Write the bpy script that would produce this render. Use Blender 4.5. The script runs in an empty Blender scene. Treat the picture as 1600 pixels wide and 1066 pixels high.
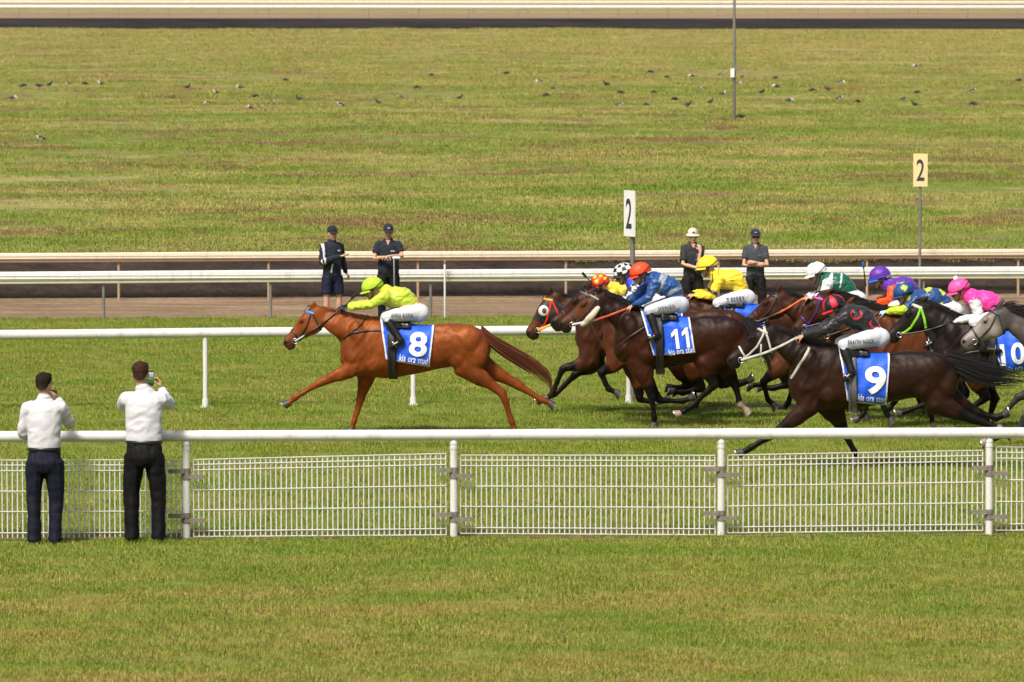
import bpy, bmesh, math, random
import numpy as np
from mathutils import Vector, Matrix, noise
from mathutils.bvhtree import BVHTree

# ------------------------------------------------------------------ camera, sky, sun, exposure
SC = bpy.context.scene
FPX, CH, PITCH = 8000.0, 5.25, math.atan(472 / 8000)     # focal length in photo pixels, camera height, downward tilt
cam = bpy.data.cameras.new('camera')
cam.lens, cam.sensor_width, cam.clip_end, cam.clip_start = 180, 36, 6000, 1
cam.dof.use_dof = True
cam.dof.focus_distance = 68
cam.dof.aperture_fstop = 6.3
camo = bpy.data.objects.new('camera', cam)
SC.collection.objects.link(camo)
camo.location = (0, 0, CH)
camo.rotation_euler = (math.pi / 2 - PITCH, 0, 0)
SC.camera = camo

SUN_EL, SUN_AZ = math.radians(52), math.radians(205)     # azimuth from +Y clockwise: behind the camera, to the left
W = bpy.data.worlds.new('World')
SC.world = W
W.use_nodes = True
nt = W.node_tree
sky = nt.nodes.new('ShaderNodeTexSky')
sky.sky_type = 'NISHITA'
sky.sun_disc = False
sky.sun_elevation, sky.sun_rotation = SUN_EL, SUN_AZ
sky.air_density, sky.dust_density, sky.ozone_density = 1.0, 6.0, 0.6
bgn = nt.nodes['Background']
nt.links.new(sky.outputs[0], bgn.inputs[0])
bgn.inputs[1].default_value = 0.075
sl = bpy.data.lights.new('sun', 'SUN')
sl.energy, sl.angle, sl.color = 2.7, math.radians(11), (1.0, 0.95, 0.87)
so = bpy.data.objects.new('sun', sl)
SC.collection.objects.link(so)
d = Vector((math.sin(SUN_AZ) * math.cos(SUN_EL), math.cos(SUN_AZ) * math.cos(SUN_EL), math.sin(SUN_EL)))
so.rotation_euler = d.to_track_quat('Z', 'Y').to_euler()
so.location = (-30, -20, 60)
SC.view_settings.view_transform = 'Standard'
SC.view_settings.look = 'None'
SC.view_settings.gamma = 1
SC.view_settings.exposure = 0.74

# ------------------------------------------------------------------ helpers
COL = SC.collection
rnd = random.Random(7)
CA, SA = math.cos(PITCH), math.sin(PITCH)


def ray(px, py):
    v = (533 - py) / FPX
    return Vector(((px - 800) / FPX, CA + v * SA, -SA + v * CA))


def P(px, py, Y):
    """World point seen at a photo pixel, at distance Y."""
    r = ray(px, py)
    r = r * (Y / r.y)
    return Vector((r.x, r.y, r.z + CH))


def G(px, py, z=0.0):
    """Ground point seen at a photo pixel."""
    r = ray(px, py)
    r = r * ((z - CH) / r.z)
    return Vector((r.x, r.y, z))


def proj(co):
    """World (n,3) -> photo pixels (n,2)."""
    co = np.asarray(co)
    z = co[:, 2] - CH
    dd = co[:, 1] * CA - z * SA
    v = co[:, 1] * SA + z * CA
    return np.stack([800 + FPX * co[:, 0] / dd, 533 - FPX * v / dd], 1)


def L(h):
    """sRGB hex -> linear rgb"""
    c = [int(h[i:i + 2], 16) / 255 for i in (0, 2, 4)]
    return tuple(x / 12.92 if x <= .04045 else ((x + .055) / 1.055) ** 2.4 for x in c)


def smooth(a, b, x):
    t = np.clip((x - a) / (b - a), 0, 1)
    return t * t * (3 - 2 * t)


class MB:
    """Collects closed shapes for one mesh."""

    def __init__(self):
        self.v, self.f = [], []

    def loft(self, secs, n=18, e=2.0, cap=True):
        """secs: (centre, axis_u, axis_v) ; superellipse exponent e"""
        b = len(self.v)
        for c, u, w in secs:
            for i in range(n):
                a = 2 * math.pi * i / n
                ca, sa = math.cos(a), math.sin(a)
                x = math.copysign(abs(ca) ** (2 / e), ca)
                y = math.copysign(abs(sa) ** (2 / e), sa)
                self.v.append(c + u * x + w * y)
        m = len(secs)
        for j in range(m - 1):
            for i in range(n):
                k = (i + 1) % n
                self.f.append((b + j * n + i, b + j * n + k, b + (j + 1) * n + k, b + (j + 1) * n + i))
        if cap:
            for j, rev in ((0, True), (m - 1, False)):
                ci = len(self.v)
                self.v.append(secs[j][0].copy())
                for i in range(n):
                    k = (i + 1) % n
                    t = (b + j * n + i, b + j * n + k, ci)
                    self.f.append(t[::-1] if rev else t)
        return self

    def tube(self, pts, rad, n=14, side=Vector((0, 1, 0)), round_=True, sub=0):
        """Tapering tube. rad: list of r or (r_side, r_plane)."""
        pts = [Vector(p) for p in pts]
        rad = [(r, r) if not isinstance(r, (tuple, list)) else tuple(r) for r in rad]
        if sub:
            pts, rad = spline(pts, rad, sub)
        secs = []
        m = len(pts)
        lastu = None
        for i in range(m):
            t = (pts[min(i + 1, m - 1)] - pts[max(i - 1, 0)])
            if t.length < 1e-9:
                t = Vector((0, 0, 1))
            t.normalize()
            u = side - t * side.dot(t)
            if u.length < .15:
                u = (lastu - t * lastu.dot(t)) if lastu else t.orthogonal()
            u.normalize()
            if lastu is not None and u.dot(lastu) < 0:
                u = -u
            lastu = u
            w = t.cross(u)
            a, b = rad[i]
            if round_ and i == 0:
                for q in (.95, .6):
                    k = math.sqrt(1 - q * q)
                    secs.append((pts[0] - t * q * min(a, b), u * a * k, w * b * k))
            secs.append((pts[i], u * a, w * b))
            if round_ and i == m - 1:
                for q in (.6, .95):
                    k = math.sqrt(1 - q * q)
                    secs.append((pts[-1] + t * q * min(a, b), u * a * k, w * b * k))
        return self.loft(secs, n)

    def ell(self, c, ax, n=16, m=10):
        """Ellipsoid; ax: 3 axis vectors or 3 radii."""
        if not isinstance(ax[0], Vector):
            ax = (Vector((ax[0], 0, 0)), Vector((0, ax[1], 0)), Vector((0, 0, ax[2])))
        c = Vector(c)
        secs = []
        for j in range(m):
            a = -math.pi / 2 + math.pi * (j + .5) / m
            secs.append((c + ax[2] * math.sin(a), ax[0] * math.cos(a), ax[1] * math.cos(a)))
        return self.loft(secs, n)

    def box(self, c, h, rz=0):
        c = Vector(c)
        R = Matrix.Rotation(rz, 3, 'Z')
        b = len(self.v)
        for x in (-1, 1):
            for y in (-1, 1):
                for z in (-1, 1):
                    self.v.append(c + R @ Vector((x * h[0], y * h[1], z * h[2])))
        for q in ((0, 1, 3, 2), (4, 6, 7, 5), (0, 4, 5, 1), (2, 3, 7, 6), (0, 2, 6, 4), (1, 5, 7, 3)):
            self.f.append(tuple(b + i for i in q))
        return self

    def mesh(self, name='m', smooth_=True):
        me = bpy.data.meshes.new(name)
        me.from_pydata([tuple(v) for v in self.v], [], self.f)
        if smooth_:
            me.polygons.foreach_set('use_smooth', [True] * len(me.polygons))
        me.update()
        if smooth_:
            me.set_sharp_from_angle(angle=math.radians(50))
        return me


def spline(pts, rad, sub):
    op, orr = [], []
    m = len(pts)
    for i in range(m - 1):
        p0, p1, p2, p3 = pts[max(i - 1, 0)], pts[i], pts[i + 1], pts[min(i + 2, m - 1)]
        for k in range(sub):
            t = k / sub
            q = (p1 * 2 + (p2 - p0) * t + (p0 * 2 - p1 * 5 + p2 * 4 - p3) * t * t + (p1 * 3 - p0 - p2 * 3 + p3) * t ** 3) * .5
            op.append(q)
            orr.append(tuple(rad[i][j] * (1 - t) + rad[i + 1][j] * t for j in (0, 1)))
    op.append(pts[-1])
    orr.append(rad[-1])
    return op, orr


def remesh(mb, voxel, it=3):
    """Union of the collected closed shapes as one smooth continuous surface."""
    me = mb.mesh('tmp')
    bmx = bmesh.new()
    bmx.from_mesh(me)
    bmesh.ops.recalc_face_normals(bmx, faces=bmx.faces)
    bmx.to_mesh(me)
    bmx.free()
    o = bpy.data.objects.new('tmp', me)
    COL.objects.link(o)
    m = o.modifiers.new('r', 'REMESH')
    m.mode = 'VOXEL'
    m.voxel_size = voxel
    m.use_smooth_shade = True
    if it:
        s = o.modifiers.new('s', 'SMOOTH')
        s.factor, s.iterations = .5, it
    dg = bpy.context.evaluated_depsgraph_get()
    dg.update()
    out = bpy.data.meshes.new_from_object(o.evaluated_get(dg))
    bpy.data.objects.remove(o)
    bpy.data.meshes.remove(me)
    out.polygons.foreach_set('use_smooth', [True] * len(out.polygons))
    return out


def coords(me):
    a = np.empty(len(me.vertices) * 3)
    me.vertices.foreach_get('co', a)
    return a.reshape(-1, 3)


def paint(me, col):
    """Pattern and natural colouring of the thing itself, per vertex."""
    n = len(me.vertices)
    a = np.ones((n, 4))
    a[:, :3] = np.broadcast_to(np.asarray(col), (n, 3))
    at = me.color_attributes.new('Col', 'FLOAT_COLOR', 'POINT')
    at.data.foreach_set('color', a.ravel())
    return me


def obj(name, me, m, parent=None, origin=None):
    """Link a mesh given in world coordinates; its origin is its root's place."""
    if isinstance(me, MB):
        me = me.mesh(name)
    r = parent
    while r is not None and r.parent is not None:
        r = r.parent
    loc = r.location if r is not None else Vector(origin if origin is not None else (0, 0, 0))
    if loc.length:
        me.transform(Matrix.Translation(-loc))
    me.name = name
    if m is not None:
        me.materials.clear()
        me.materials.append(m)
    o = bpy.data.objects.new(name, me)
    COL.objects.link(o)
    if parent is not None:
        o.parent = parent
    else:
        o.location = loc
    return o


def tag(o, label=None, cat=None, group=None, kind=None):
    for k, v in (('label', label), ('category', cat), ('group', group), ('kind', kind)):
        if v:
            o[k] = v
    return o


def thing(name, loc, label, cat, group=None):
    o = bpy.data.objects.new(name, None)
    o.empty_display_size = .2
    COL.objects.link(o)
    o.location = loc
    return tag(o, label, cat, group)


# ------------------------------------------------------------------ materials
class NT:
    def __init__(self, name):
        self.m = bpy.data.materials.new(name)
        self.m.use_nodes = True
        self.t = self.m.node_tree
        self.b = self.t.nodes['Principled BSDF']

    def n(self, typ, **kw):
        x = self.t.nodes.new(typ)
        for k, v in kw.items():
            if k in x.inputs and not hasattr(x, k):
                x.inputs[k].default_value = v
            elif hasattr(x, k):
                setattr(x, k, v)
            else:
                x.inputs[k].default_value = v
        return x

    def l(self, a, b):
        self.t.links.new(a, b)

    def noise(self, vec, scale, detail=4, rough=.55, dist=0):
        x = self.n('ShaderNodeTexNoise')
        x.inputs['Scale'].default_value = scale
        x.inputs['Detail'].default_value = detail
        x.inputs['Roughness'].default_value = rough
        x.inputs['Distortion'].default_value = dist
        if vec is not None:
            self.l(vec, x.inputs['Vector'])
        return x.outputs['Fac']

    def ramp(self, fac, stops):
        x = self.n('ShaderNodeValToRGB')
        e = x.color_ramp.elements
        while len(e) < len(stops):
            e.new(.5)
        for el, (p, c) in zip(e, stops):
            el.position = p
            el.color = (*c, 1) if len(c) == 3 else c
        self.l(fac, x.inputs[0])
        return x.outputs[0]

    def mix(self, fac, a, b, mode='MIX'):
        x = self.n('ShaderNodeMix')
        x.data_type = 'RGBA'
        x.blend_type = mode
        ins = [i for i in x.inputs if i.type == 'RGBA']
        for v, i in ((a, ins[0]), (b, ins[1])):
            if isinstance(v, (tuple, list)):
                i.default_value = (*v[:3], 1)
            else:
                self.l(v, i)
        if isinstance(fac, float):
            x.inputs[0].default_value = fac
        else:
            self.l(fac, x.inputs[0])
        return [o for o in x.outputs if o.type == 'RGBA'][0]

    def math(self, op, a, b=0.0):
        x = self.n('ShaderNodeMath')
        x.operation = op
        for v, i in ((a, 0), (b, 1)):
            if isinstance(v, (int, float)):
                x.inputs[i].default_value = v
            else:
                self.l(v, x.inputs[i])
        return x.outputs[0]

    def bump(self, h, strength=.3, dist=.01):
        x = self.n('ShaderNodeBump')
        x.inputs['Strength'].default_value = strength
        x.inputs['Distance'].default_value = dist
        self.l(h, x.inputs['Height'])
        self.l(x.outputs[0], self.b.inputs['Normal'])

    def objco(self):
        return self.n('ShaderNodeTexCoord').outputs['Object']

    def pos(self, scale=(1, 1, 1)):
        g = self.n('ShaderNodeNewGeometry').outputs['Position']
        m = self.n('ShaderNodeMapping')
        m.inputs['Scale'].default_value = scale
        self.l(g, m.inputs['Vector'])
        return m.outputs[0]


def painted(name, rough=.6, var=.15, nscale=14, bscale=30, bstr=.25, bdist=.006, sheen=0.0, spec=.5, stretch=(1, 1, 1)):
    """Material whose colour is the thing's own per-vertex pattern, with slight wear and a surface relief."""
    t = NT(name)
    at = t.n('ShaderNodeVertexColor', layer_name='Col')
    oc = t.objco()
    nz = t.noise(oc, nscale, 5)
    v = t.ramp(nz, [(.3, (1 - var,) * 3), (.7, (1 + var * .6,) * 3)])
    t.l(t.mix(1.0, at.outputs[0], v, 'MULTIPLY'), t.b.inputs['Base Color'])
    t.b.inputs['Roughness'].default_value = rough
    t.b.inputs['Specular IOR Level'].default_value = spec
    t.b.inputs['Sheen Weight'].default_value = sheen
    mp = t.n('ShaderNodeMapping')
    mp.inputs['Scale'].default_value = stretch
    t.l(oc, mp.inputs['Vector'])
    t.bump(t.noise(mp.outputs[0], bscale, 3, .5, .6), bstr, bdist)
    return t.m


def plain(name, c, rough=.5, var=.12, nscale=6, metal=0.0, bstr=.1, bscale=40, spec=.5, grime=None):
    t = NT(name)
    oc = t.pos()
    nz = t.noise(oc, nscale, 6, .6)
    col = t.ramp(nz, [(.3, tuple(x * (1 - var) for x in c)), (.65, c)])
    if grime:
        g = t.noise(t.pos((1, 1, .25)), 9, 6, .7)
        col = t.mix(t.ramp(g, [(.52, (0, 0, 0)), (.72, (1, 1, 1))]), col, grime)
    t.l(col, t.b.inputs['Base Color'])
    t.b.inputs['Roughness'].default_value = rough
    t.b.inputs['Metallic'].default_value = metal
    t.b.inputs['Specular IOR Level'].default_value = spec
    if bstr:
        t.bump(t.noise(oc, bscale, 3), bstr, .004)
    return t.m


M = {}
M['skin'] = painted('skin', .5, .12, 20, 60, .15, .003)
M['silk'] = painted('silk', .42, .16, 7, 14, .6, .02, .1, spec=.4, stretch=(1, 1, 1.6))
M['cotton'] = painted('cotton', .8, .06, 8, 14, .4, .014, .1, spec=.3)
M['dark_cloth'] = painted('dark_cloth', .7, .2, 9, 9, .8, .03, 0, spec=.18, stretch=(2.2, 1, .35))
M['helmet'] = painted('helmet', .45, .14, 9, 16, .75, .016, spec=.35)
M['cloth'] = painted('saddle_cloth', .6, .1, 7, 7, .6, .03, .1)
M['leather'] = plain('black_leather', (.012, .011, .010), .35, .3, 12)
M['boot'] = plain('boot_leather', (.010, .009, .009), .25, .3, 12, bstr=.4, bscale=25)
M['shoe'] = plain('shoe_leather', (.012, .012, .014), .4, .3, 12)
M['lens'] = plain('dark_lens', (.008, .008, .012), .1, .1, 4, bstr=0)
M['eye'] = plain('eye', (.010, .006, .004), .12, .1, 4, bstr=0)
M['strap'] = painted('strap', .45, .15, 20, 40, .2)
M['metal'] = plain('steel', (.55, .55, .55), .3, .2, 20, 1.0, bstr=0)
M['white_print'] = plain('white_print', (.80, .80, .80), .6, .05, 6, bstr=0)
M['dark_print'] = plain('dark_print', (.03, .03, .045), .6, .05, 6, bstr=0)
M['rail_white'] = plain('rail_white', (.64, .64, .62), .42, .07, 3, bstr=.04, grime=(.47, .45, .40))
M['rail_cream'] = plain('rail_cream', (.64, .56, .43), .5, .1, 3, bstr=.05, grime=(.5, .42, .3))
M['steel_post'] = plain('galvanised_post', (.25, .24, .22), .5, .3, 8, .4)
M['tan_post'] = plain('tan_post', (.40, .27, .17), .7, .2, 10)
M['clip'] = plain('grey_clip', (.22, .19, .16), .6, .4, 30)
M['hoof'] = plain('hoof_horn', (.055, .048, .042), .5, .4, 25)
M['pale_hoof'] = plain('pale_hoof_horn', (.30, .22, .15), .5, .3, 25)
M['hair'] = painted('hair', .42, .3, 40, 90, .4, .004, stretch=(3, 3, 1))
M['short_hair'] = painted('short_hair', .85, .5, 60, 110, .9, .01, spec=.15)


def coat_material():
    t = NT('horse_coat')
    at = t.n('ShaderNodeVertexColor', layer_name='Col')
    oc = t.objco()
    n1 = t.noise(oc, 3.2, 4, .5)
    n2 = t.noise(oc, 26, 5, .6)
    c = t.mix(1.0, at.outputs[0], t.ramp(n1, [(.3, (.72, .68, .66)), (.7, (1.2, 1.14, 1.08))]), 'MULTIPLY')
    c = t.mix(1.0, c, t.ramp(n2, [(.25, (.85, .85, .85)), (.75, (1.12, 1.12, 1.12))]), 'MULTIPLY')
    t.l(c, t.b.inputs['Base Color'])
    rr = t.n('ShaderNodeMapRange')
    rr.inputs[3].default_value, rr.inputs[4].default_value = .38, .60
    t.l(t.noise(oc, 9, 4), rr.inputs[0])
    t.l(rr.outputs[0], t.b.inputs['Roughness'])
    t.b.inputs['Specular IOR Level'].default_value = .42
    t.l(t.mix(.7, (1, 1, 1), t.mix(1.0, c, (9, 9, 9), 'MULTIPLY')), t.b.inputs['Specular Tint'])
    mp = t.n('ShaderNodeMapping')
    mp.inputs['Scale'].default_value = (1.0, 1, .55)
    mp.inputs['Rotation'].default_value = (0, .6, 0)
    t.l(oc, mp.inputs['Vector'])
    h = t.math('ADD', t.noise(mp.outputs[0], 8, 3, .5, .5), t.math('MULTIPLY', t.noise(mp.outputs[0], 30, 3, .5, .6), .10))
    t.bump(h, .3, .03)
    return t.m


M['coat'] = coat_material()

# ------------------------------------------------------------------ the setting: ground
TILT = .088                                              # the running rails draw away slightly to the right


def grass_colour(t, infield=False):
    p = t.pos()
    big = t.noise(t.pos((.5, 1, 1)), .16 if not infield else .05, 3, .5)
    mid = t.noise(t.pos((.6, 1, 1)), .8 if not infield else .22, 5, .6)
    fine = t.noise(p, 6 if not infield else 1.3, 5, .7)
    if infield:
        g = t.ramp(mid, [(.34, L('78863c')), (.46, L('8f9750')), (.56, L('a8a468')), (.68, L('b5a77c'))])
        yel = t.ramp(big, [(.36, L('84954a')), (.52, L('9d9f5c')), (.66, L('b2a474'))])
        g = t.mix(.55, g, yel)
        gr = t.noise(t.pos((.5, 1.1, 1)), .3, 5, .62, .4)
        g = t.mix(t.ramp(gr, [(.47, (0, 0, 0)), (.56, (.85, .85, .85))]), g, L('758f36'))
        br = t.noise(t.pos((.6, .7, 1)), .38, 6, .7)
        g = t.mix(t.ramp(br, [(.53, (0, 0, 0)), (.585, (.95, .95, .95))]), g, L('8c7458'))
        straw = t.noise(t.pos((.35, .8, 1)), .2, 6, .7)
        g = t.mix(t.ramp(straw, [(.55, (0, 0, 0)), (.66, (.7, .7, .7))]), g, L('beb184'))
        # greener towards the track, straw coloured towards the far side
        sp = t.n('ShaderNodeSeparateXYZ')
        t.l(p, sp.inputs[0])
        yy = t.n('ShaderNodeMapRange')
        yy.inputs[1].default_value, yy.inputs[2].default_value = 190, 330
        t.l(sp.outputs[1], yy.inputs[0])
        g = t.mix(t.math('MULTIPLY', yy.outputs[0], .6), g, L('aea272'))
    else:
        g = t.ramp(mid, [(.3, L('769236')), (.5, L('8b9e42')), (.68, L('9d9f52'))])
        yel = t.ramp(big, [(.35, L('7e9a3a')), (.65, L('939b48'))])
        g = t.mix(.5, g, yel)
        sp = t.n('ShaderNodeSeparateXYZ')
        t.l(p, sp.inputs[0])
        yy = t.n('ShaderNodeMapRange')                    # the lawn on the public side is drier
        yy.inputs[1].default_value, yy.inputs[2].default_value = 52.5, 47
        t.l(sp.outputs[1], yy.inputs[0])
        dn = t.noise(t.pos((.45, 1, 1)), .9, 6, .65)
        dry = t.ramp(dn, [(.40, (0, 0, 0)), (.62, (.95, .95, .95))])
        g = t.mix(t.math('MULTIPLY', yy.outputs[0], dry), g, L('a79c5e'))
        st = t.noise(t.pos((.25, 1.6, 1)), .7, 6, .7)     # worn straw coloured bands on the course
        g = t.mix(t.ramp(st, [(.53, (0, 0, 0)), (.66, (.65, .65, .65))]), g, L('a59c68'))
        dv = t.noise(t.pos((.7, 1, 1)), 3.2, 4, .6)       # small divots
        g = t.mix(t.ramp(dv, [(.66, (0, 0, 0)), (.72, (.6, .6, .6))]), g, L('8a7650'))
    v = t.ramp(fine, [(.25, (.62, .64, .6)), (.7, (1.25, 1.22, 1.15))])
    g = t.mix(1.0, g, v, 'MULTIPLY')
    return g


def grass_mat(name, infield=False, k=.5, blades=False):
    t = NT(name)
    g = grass_colour(t, infield)
    if blades:
        ri = t.n('ShaderNodeNewGeometry').outputs['Random Per Island']
        pn = t.noise(t.pos((.5, 1, 1)), 1.1 if not infield else .35, 6, .72)
        mx = t.math('ADD', t.math('MULTIPLY', ri, .34), pn)
        g = t.mix(t.ramp(mx, [(.0, (0, 0, 0)), (.765 if not infield else .80, (0, 0, 0)), (.80 if not infield else .83, (.8, .8, .8)), (1, (.8, .8, .8))]), g, L('b9a975'))
        pn2 = t.noise(t.pos((.45, 1, 1.3)), .9 if not infield else .28, 6, .7)
        mx2 = t.math('ADD', t.math('MULTIPLY', ri, .34), pn2)
        g = t.mix(t.ramp(mx2, [(.0, (.7, .7, .7)), (.60 if not infield else .54, (.7, .7, .7)), (.64 if not infield else .58, (0, 0, 0)), (1, (0, 0, 0))]), g, L('5f8c28'))
        r2 = t.n('ShaderNodeMath')
        r2.operation = 'FRACT'
        t.l(t.math('MULTIPLY', ri, 17.3), r2.inputs[0])
        g = t.mix(1.0, g, t.ramp(r2.outputs[0], [(0, (.68, .7, .64)), (.6, (1.03, 1.03, 1)), (1, (1.32, 1.3, 1.22))]), 'MULTIPLY')
    g = t.mix(1.0, g, (k * 1.08, k * 1.03, k * (.93 if infield else .82)), 'MULTIPLY')
    t.l(g, t.b.inputs['Base Color'])
    t.b.inputs['Roughness'].default_value = .75
    t.b.inputs['Specular IOR Level'].default_value = .2
    if not blades:
        t.bump(t.noise(t.pos(), 9 if not infield else 2.2, 6, .75), .9, .05 if not infield else .25)
    else:
        t.b.inputs['Subsurface Weight'].default_value = 0
    return t.m


GK = .61
M['turf'] = grass_mat('turf', False, GK)
M['turf_blade'] = grass_mat('turf_blade', False, GK * 1.12, True)
M['infield'] = grass_mat('infield_grass', True, .76)
M['infield_blade'] = grass_mat('infield_blade', True, .82, True)


def soil_mat(name, c1, c2, sx, bd):
    t = NT(name)
    n1 = t.noise(t.pos((.25, 1, 1)), sx, 7, .7)
    n2 = t.noise(t.pos(), 7, 6, .7)
    c = t.ramp(n1, [(.35, c1), (.65, c2)])
    c = t.mix(1.0, c, t.ramp(n2, [(.3, (.6, .6, .6)), (.7, (1.2, 1.2, 1.2))]), 'MULTIPLY')
    t.l(c, t.b.inputs['Base Color'])
    t.b.inputs['Roughness'].default_value = .95
    t.b.inputs['Specular IOR Level'].default_value = .1
    t.bump(t.noise(t.pos((.4, 1, 1)), 5, 7, .75), 1.0, bd)
    return t.m


M['dirt'] = soil_mat('dirt', L('7d664e'), L('ad967a'), 1.4, .12)
M['bank'] = soil_mat('dark_soil', L('332d29'), L('50463f'), 1.2, .15)
M['far_dirt'] = soil_mat('far_dirt', L('85705c'), L('a08a74'), .3, .1)


def zt(x, yp):
    """Ground height; yp is the distance measured square to the rails."""
    lump = noise.noise(Vector((x * .9, yp * .9, 3))) + .5 * noise.noise(Vector((x * 2.3, yp * 2.3, 8)))
    if yp < 104.6:
        if 97 < yp < 104.5:
            return .018 * noise.noise(Vector((x * .5, yp * 2.2, 1))) - .03
        return 0.0
    if yp < 106.2:
        t = (yp - 104.6) / 1.6
        return .79 * t ** .8 + .09 * lump * min(1, 2.5 * t)
    z = .79 + .0178 * (yp - 106.2)
    if yp <= 400:
        return z + .09 * lump * max(0, 1 - (yp - 106.2) / 3) + .12 * noise.noise(Vector((x * .05, yp * .05, 2))) * min(1, (yp - 106.2) / 20)
    z = .79 + .0178 * (400 - 106.2)
    if yp < 404:
        return z + .85 * (yp - 400) / 4 + .05 * lump
    z += .85
    return z + .0213 * (yp - 404) if yp < 430 else z + .0213 * 26 + .021 * (yp - 430)


def strip(name, yps, xs, m):
    mb = MB()
    for y in yps:
        for x in xs:
            xx = x * (1 if y < 200 else max(1, y / 200))
            yy = y + TILT * xx if y < 700 else y
            mb.v.append(Vector((xx, yy, zt(xx, y))))
    w = len(xs)
    for j in range(len(yps) - 1):
        for i in range(w - 1):
            a = j * w + i
            mb.f.append((a, a + 1, a + w + 1, a + w))
    return tag(obj(name, mb, m), kind='structure')


fine_x = [x * .5 for x in range(-60, 61)]
xs_w = [-900, -400, -180, -90, -50] + fine_x + [50, 90, 180, 400, 900]
strip('ground', [-60, 0, 30, 45, 60, 75, 85, 92, 97.0], [-300, -100, -40, -20, -10, 0, 10, 20, 40, 100, 300], M['turf'])
xs_d = [-300, -100, -60] + [x * .25 for x in range(-80, 81)] + [60, 100, 300]
strip('dirt_track', [97.0 + .3 * i for i in range(26)] + [104.6], xs_d, M['dirt'])
strip('soil_bank', [104.6 + .16 * i for i in range(11)], xs_d, M['bank'])
strip('infield', [106.2 + .3 * i for i in range(12)] + [110.5 + 4 * i for i in range(73)] + [400], xs_d, M['infield'])
strip('far_bank', [400, 401, 402, 403, 404], xs_w, soil_mat('far_soil', L('262322'), L('3b3634'), .5, .1))
strip('far_track', [404, 412, 420, 430], xs_w, M['far_dirt'])
strip('far_grass', [430, 445, 470, 520, 600, 690, 900, 1500, 4000], xs_w, M['infield'])


# ------------------------------------------------------------------ grass blades (nobody could count them)
def clump(name, n, rad, h, w, m):
    r = random.Random(n)
    mb = MB()
    for _ in range(n):
        a, q = r.uniform(0, 6.283), rad * math.sqrt(r.random())
        x, y = q * math.cos(a), q * math.sin(a)
        b = r.uniform(0, 6.283)
        hh, lean = h * r.uniform(.45, 1.2), r.uniform(.1, .9)
        dx, dy = math.cos(b) * w / 2, math.sin(b) * w / 2
        lx, ly = -math.sin(b) * lean * hh, math.cos(b) * lean * hh
        k = len(mb.v)
        mb.v += [Vector((x - dx, y - dy, -.01)), Vector((x + dx, y + dy, -.01)),
                 Vector((x + dx * .7 + lx * .4, y + dy * .7 + ly * .4, hh * .6)), Vector((x - dx * .7 + lx * .4, y - dy * .7 + ly * .4, hh * .6)),
                 Vector((x + lx, y + ly, hh))]
        mb.f += [(k, k + 1, k + 2, k + 3), (k + 3, k + 2, k + 4)]
    me = mb.mesh(name, False)
    me.materials.append(m)
    return bpy.data.objects.new(name, me)


def scatter(name, pts, cl, label_kind='stuff'):
    """pts: list of (position, scale). One object of grass."""
    me = bpy.data.meshes.new(name)
    me.from_pydata([p for p, s in pts], [], [])
    at = me.attributes.new('size', 'FLOAT', 'POINT')
    at.data.foreach_set('value', [s for p, s in pts])
    o = bpy.data.objects.new(name, me)
    COL.objects.link(o)
    tag(o, kind=label_kind)
    ng = bpy.data.node_groups.new(name, 'GeometryNodeTree')
    ng.interface.new_socket('Geometry', in_out='INPUT', socket_type='NodeSocketGeometry')
    ng.interface.new_socket('Geometry', in_out='OUTPUT', socket_type='NodeSocketGeometry')
    N, K = ng.nodes.new, ng.links.new
    gi, go = N('NodeGroupInput'), N('NodeGroupOutput')
    oi, ip = N('GeometryNodeObjectInfo'), N('GeometryNodeInstanceOnPoints')
    oi.inputs[0].default_value = cl
    rv = N('FunctionNodeRandomValue')
    rv.data_type = 'FLOAT_VECTOR'
    rv.inputs[0].default_value, rv.inputs[1].default_value = (0, 0, 0), (.12, .12, 6.283)
    na = N('GeometryNodeInputNamedAttribute')
    na.inputs[0].default_value = 'size'
    K(gi.outputs[0], ip.inputs['Points'])
    K(oi.outputs['Geometry'], ip.inputs['Instance'])
    K(rv.outputs[0], ip.inputs['Rotation'])
    K(na.outputs[0], ip.inputs['Scale'])
    K(ip.outputs[0], go.inputs[0])
    o.modifiers.new('grass', 'NODES').node_group = ng
    return o


R1_A, R1_B = G(291, 842), G(1546, 836)                     # feet of the near fence


def fence_y(x):
    return R1_A.y + (R1_B.y - R1_A.y) * (x - R1_A.x) / (R1_B.x - R1_A.x)


def turf_points(y0, y1, den, seed):
    r = random.Random(seed)
    out = []
    y = y0
    step = .5
    while y < y1:
        half = y * .1025 + 3.0
        for _ in range(int(2 * half * step * den)):
            x, yy = r.uniform(-half, half), y + r.uniform(0, step)
            if yy - TILT * x > 96.8:
                continue
            p = noise.noise(Vector((x * .5, yy, 0)))
            s = .85 + .25 * p + .3 * r.random()
            e = yy - fence_y(x)
            if -.30 < e < .32 and r.random() < .85:
                continue
            if -.6 < e < -.25:
                s *= 1.15
            out.append(((x, yy, 0), max(.5, s)))
        y += step
    return out


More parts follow.
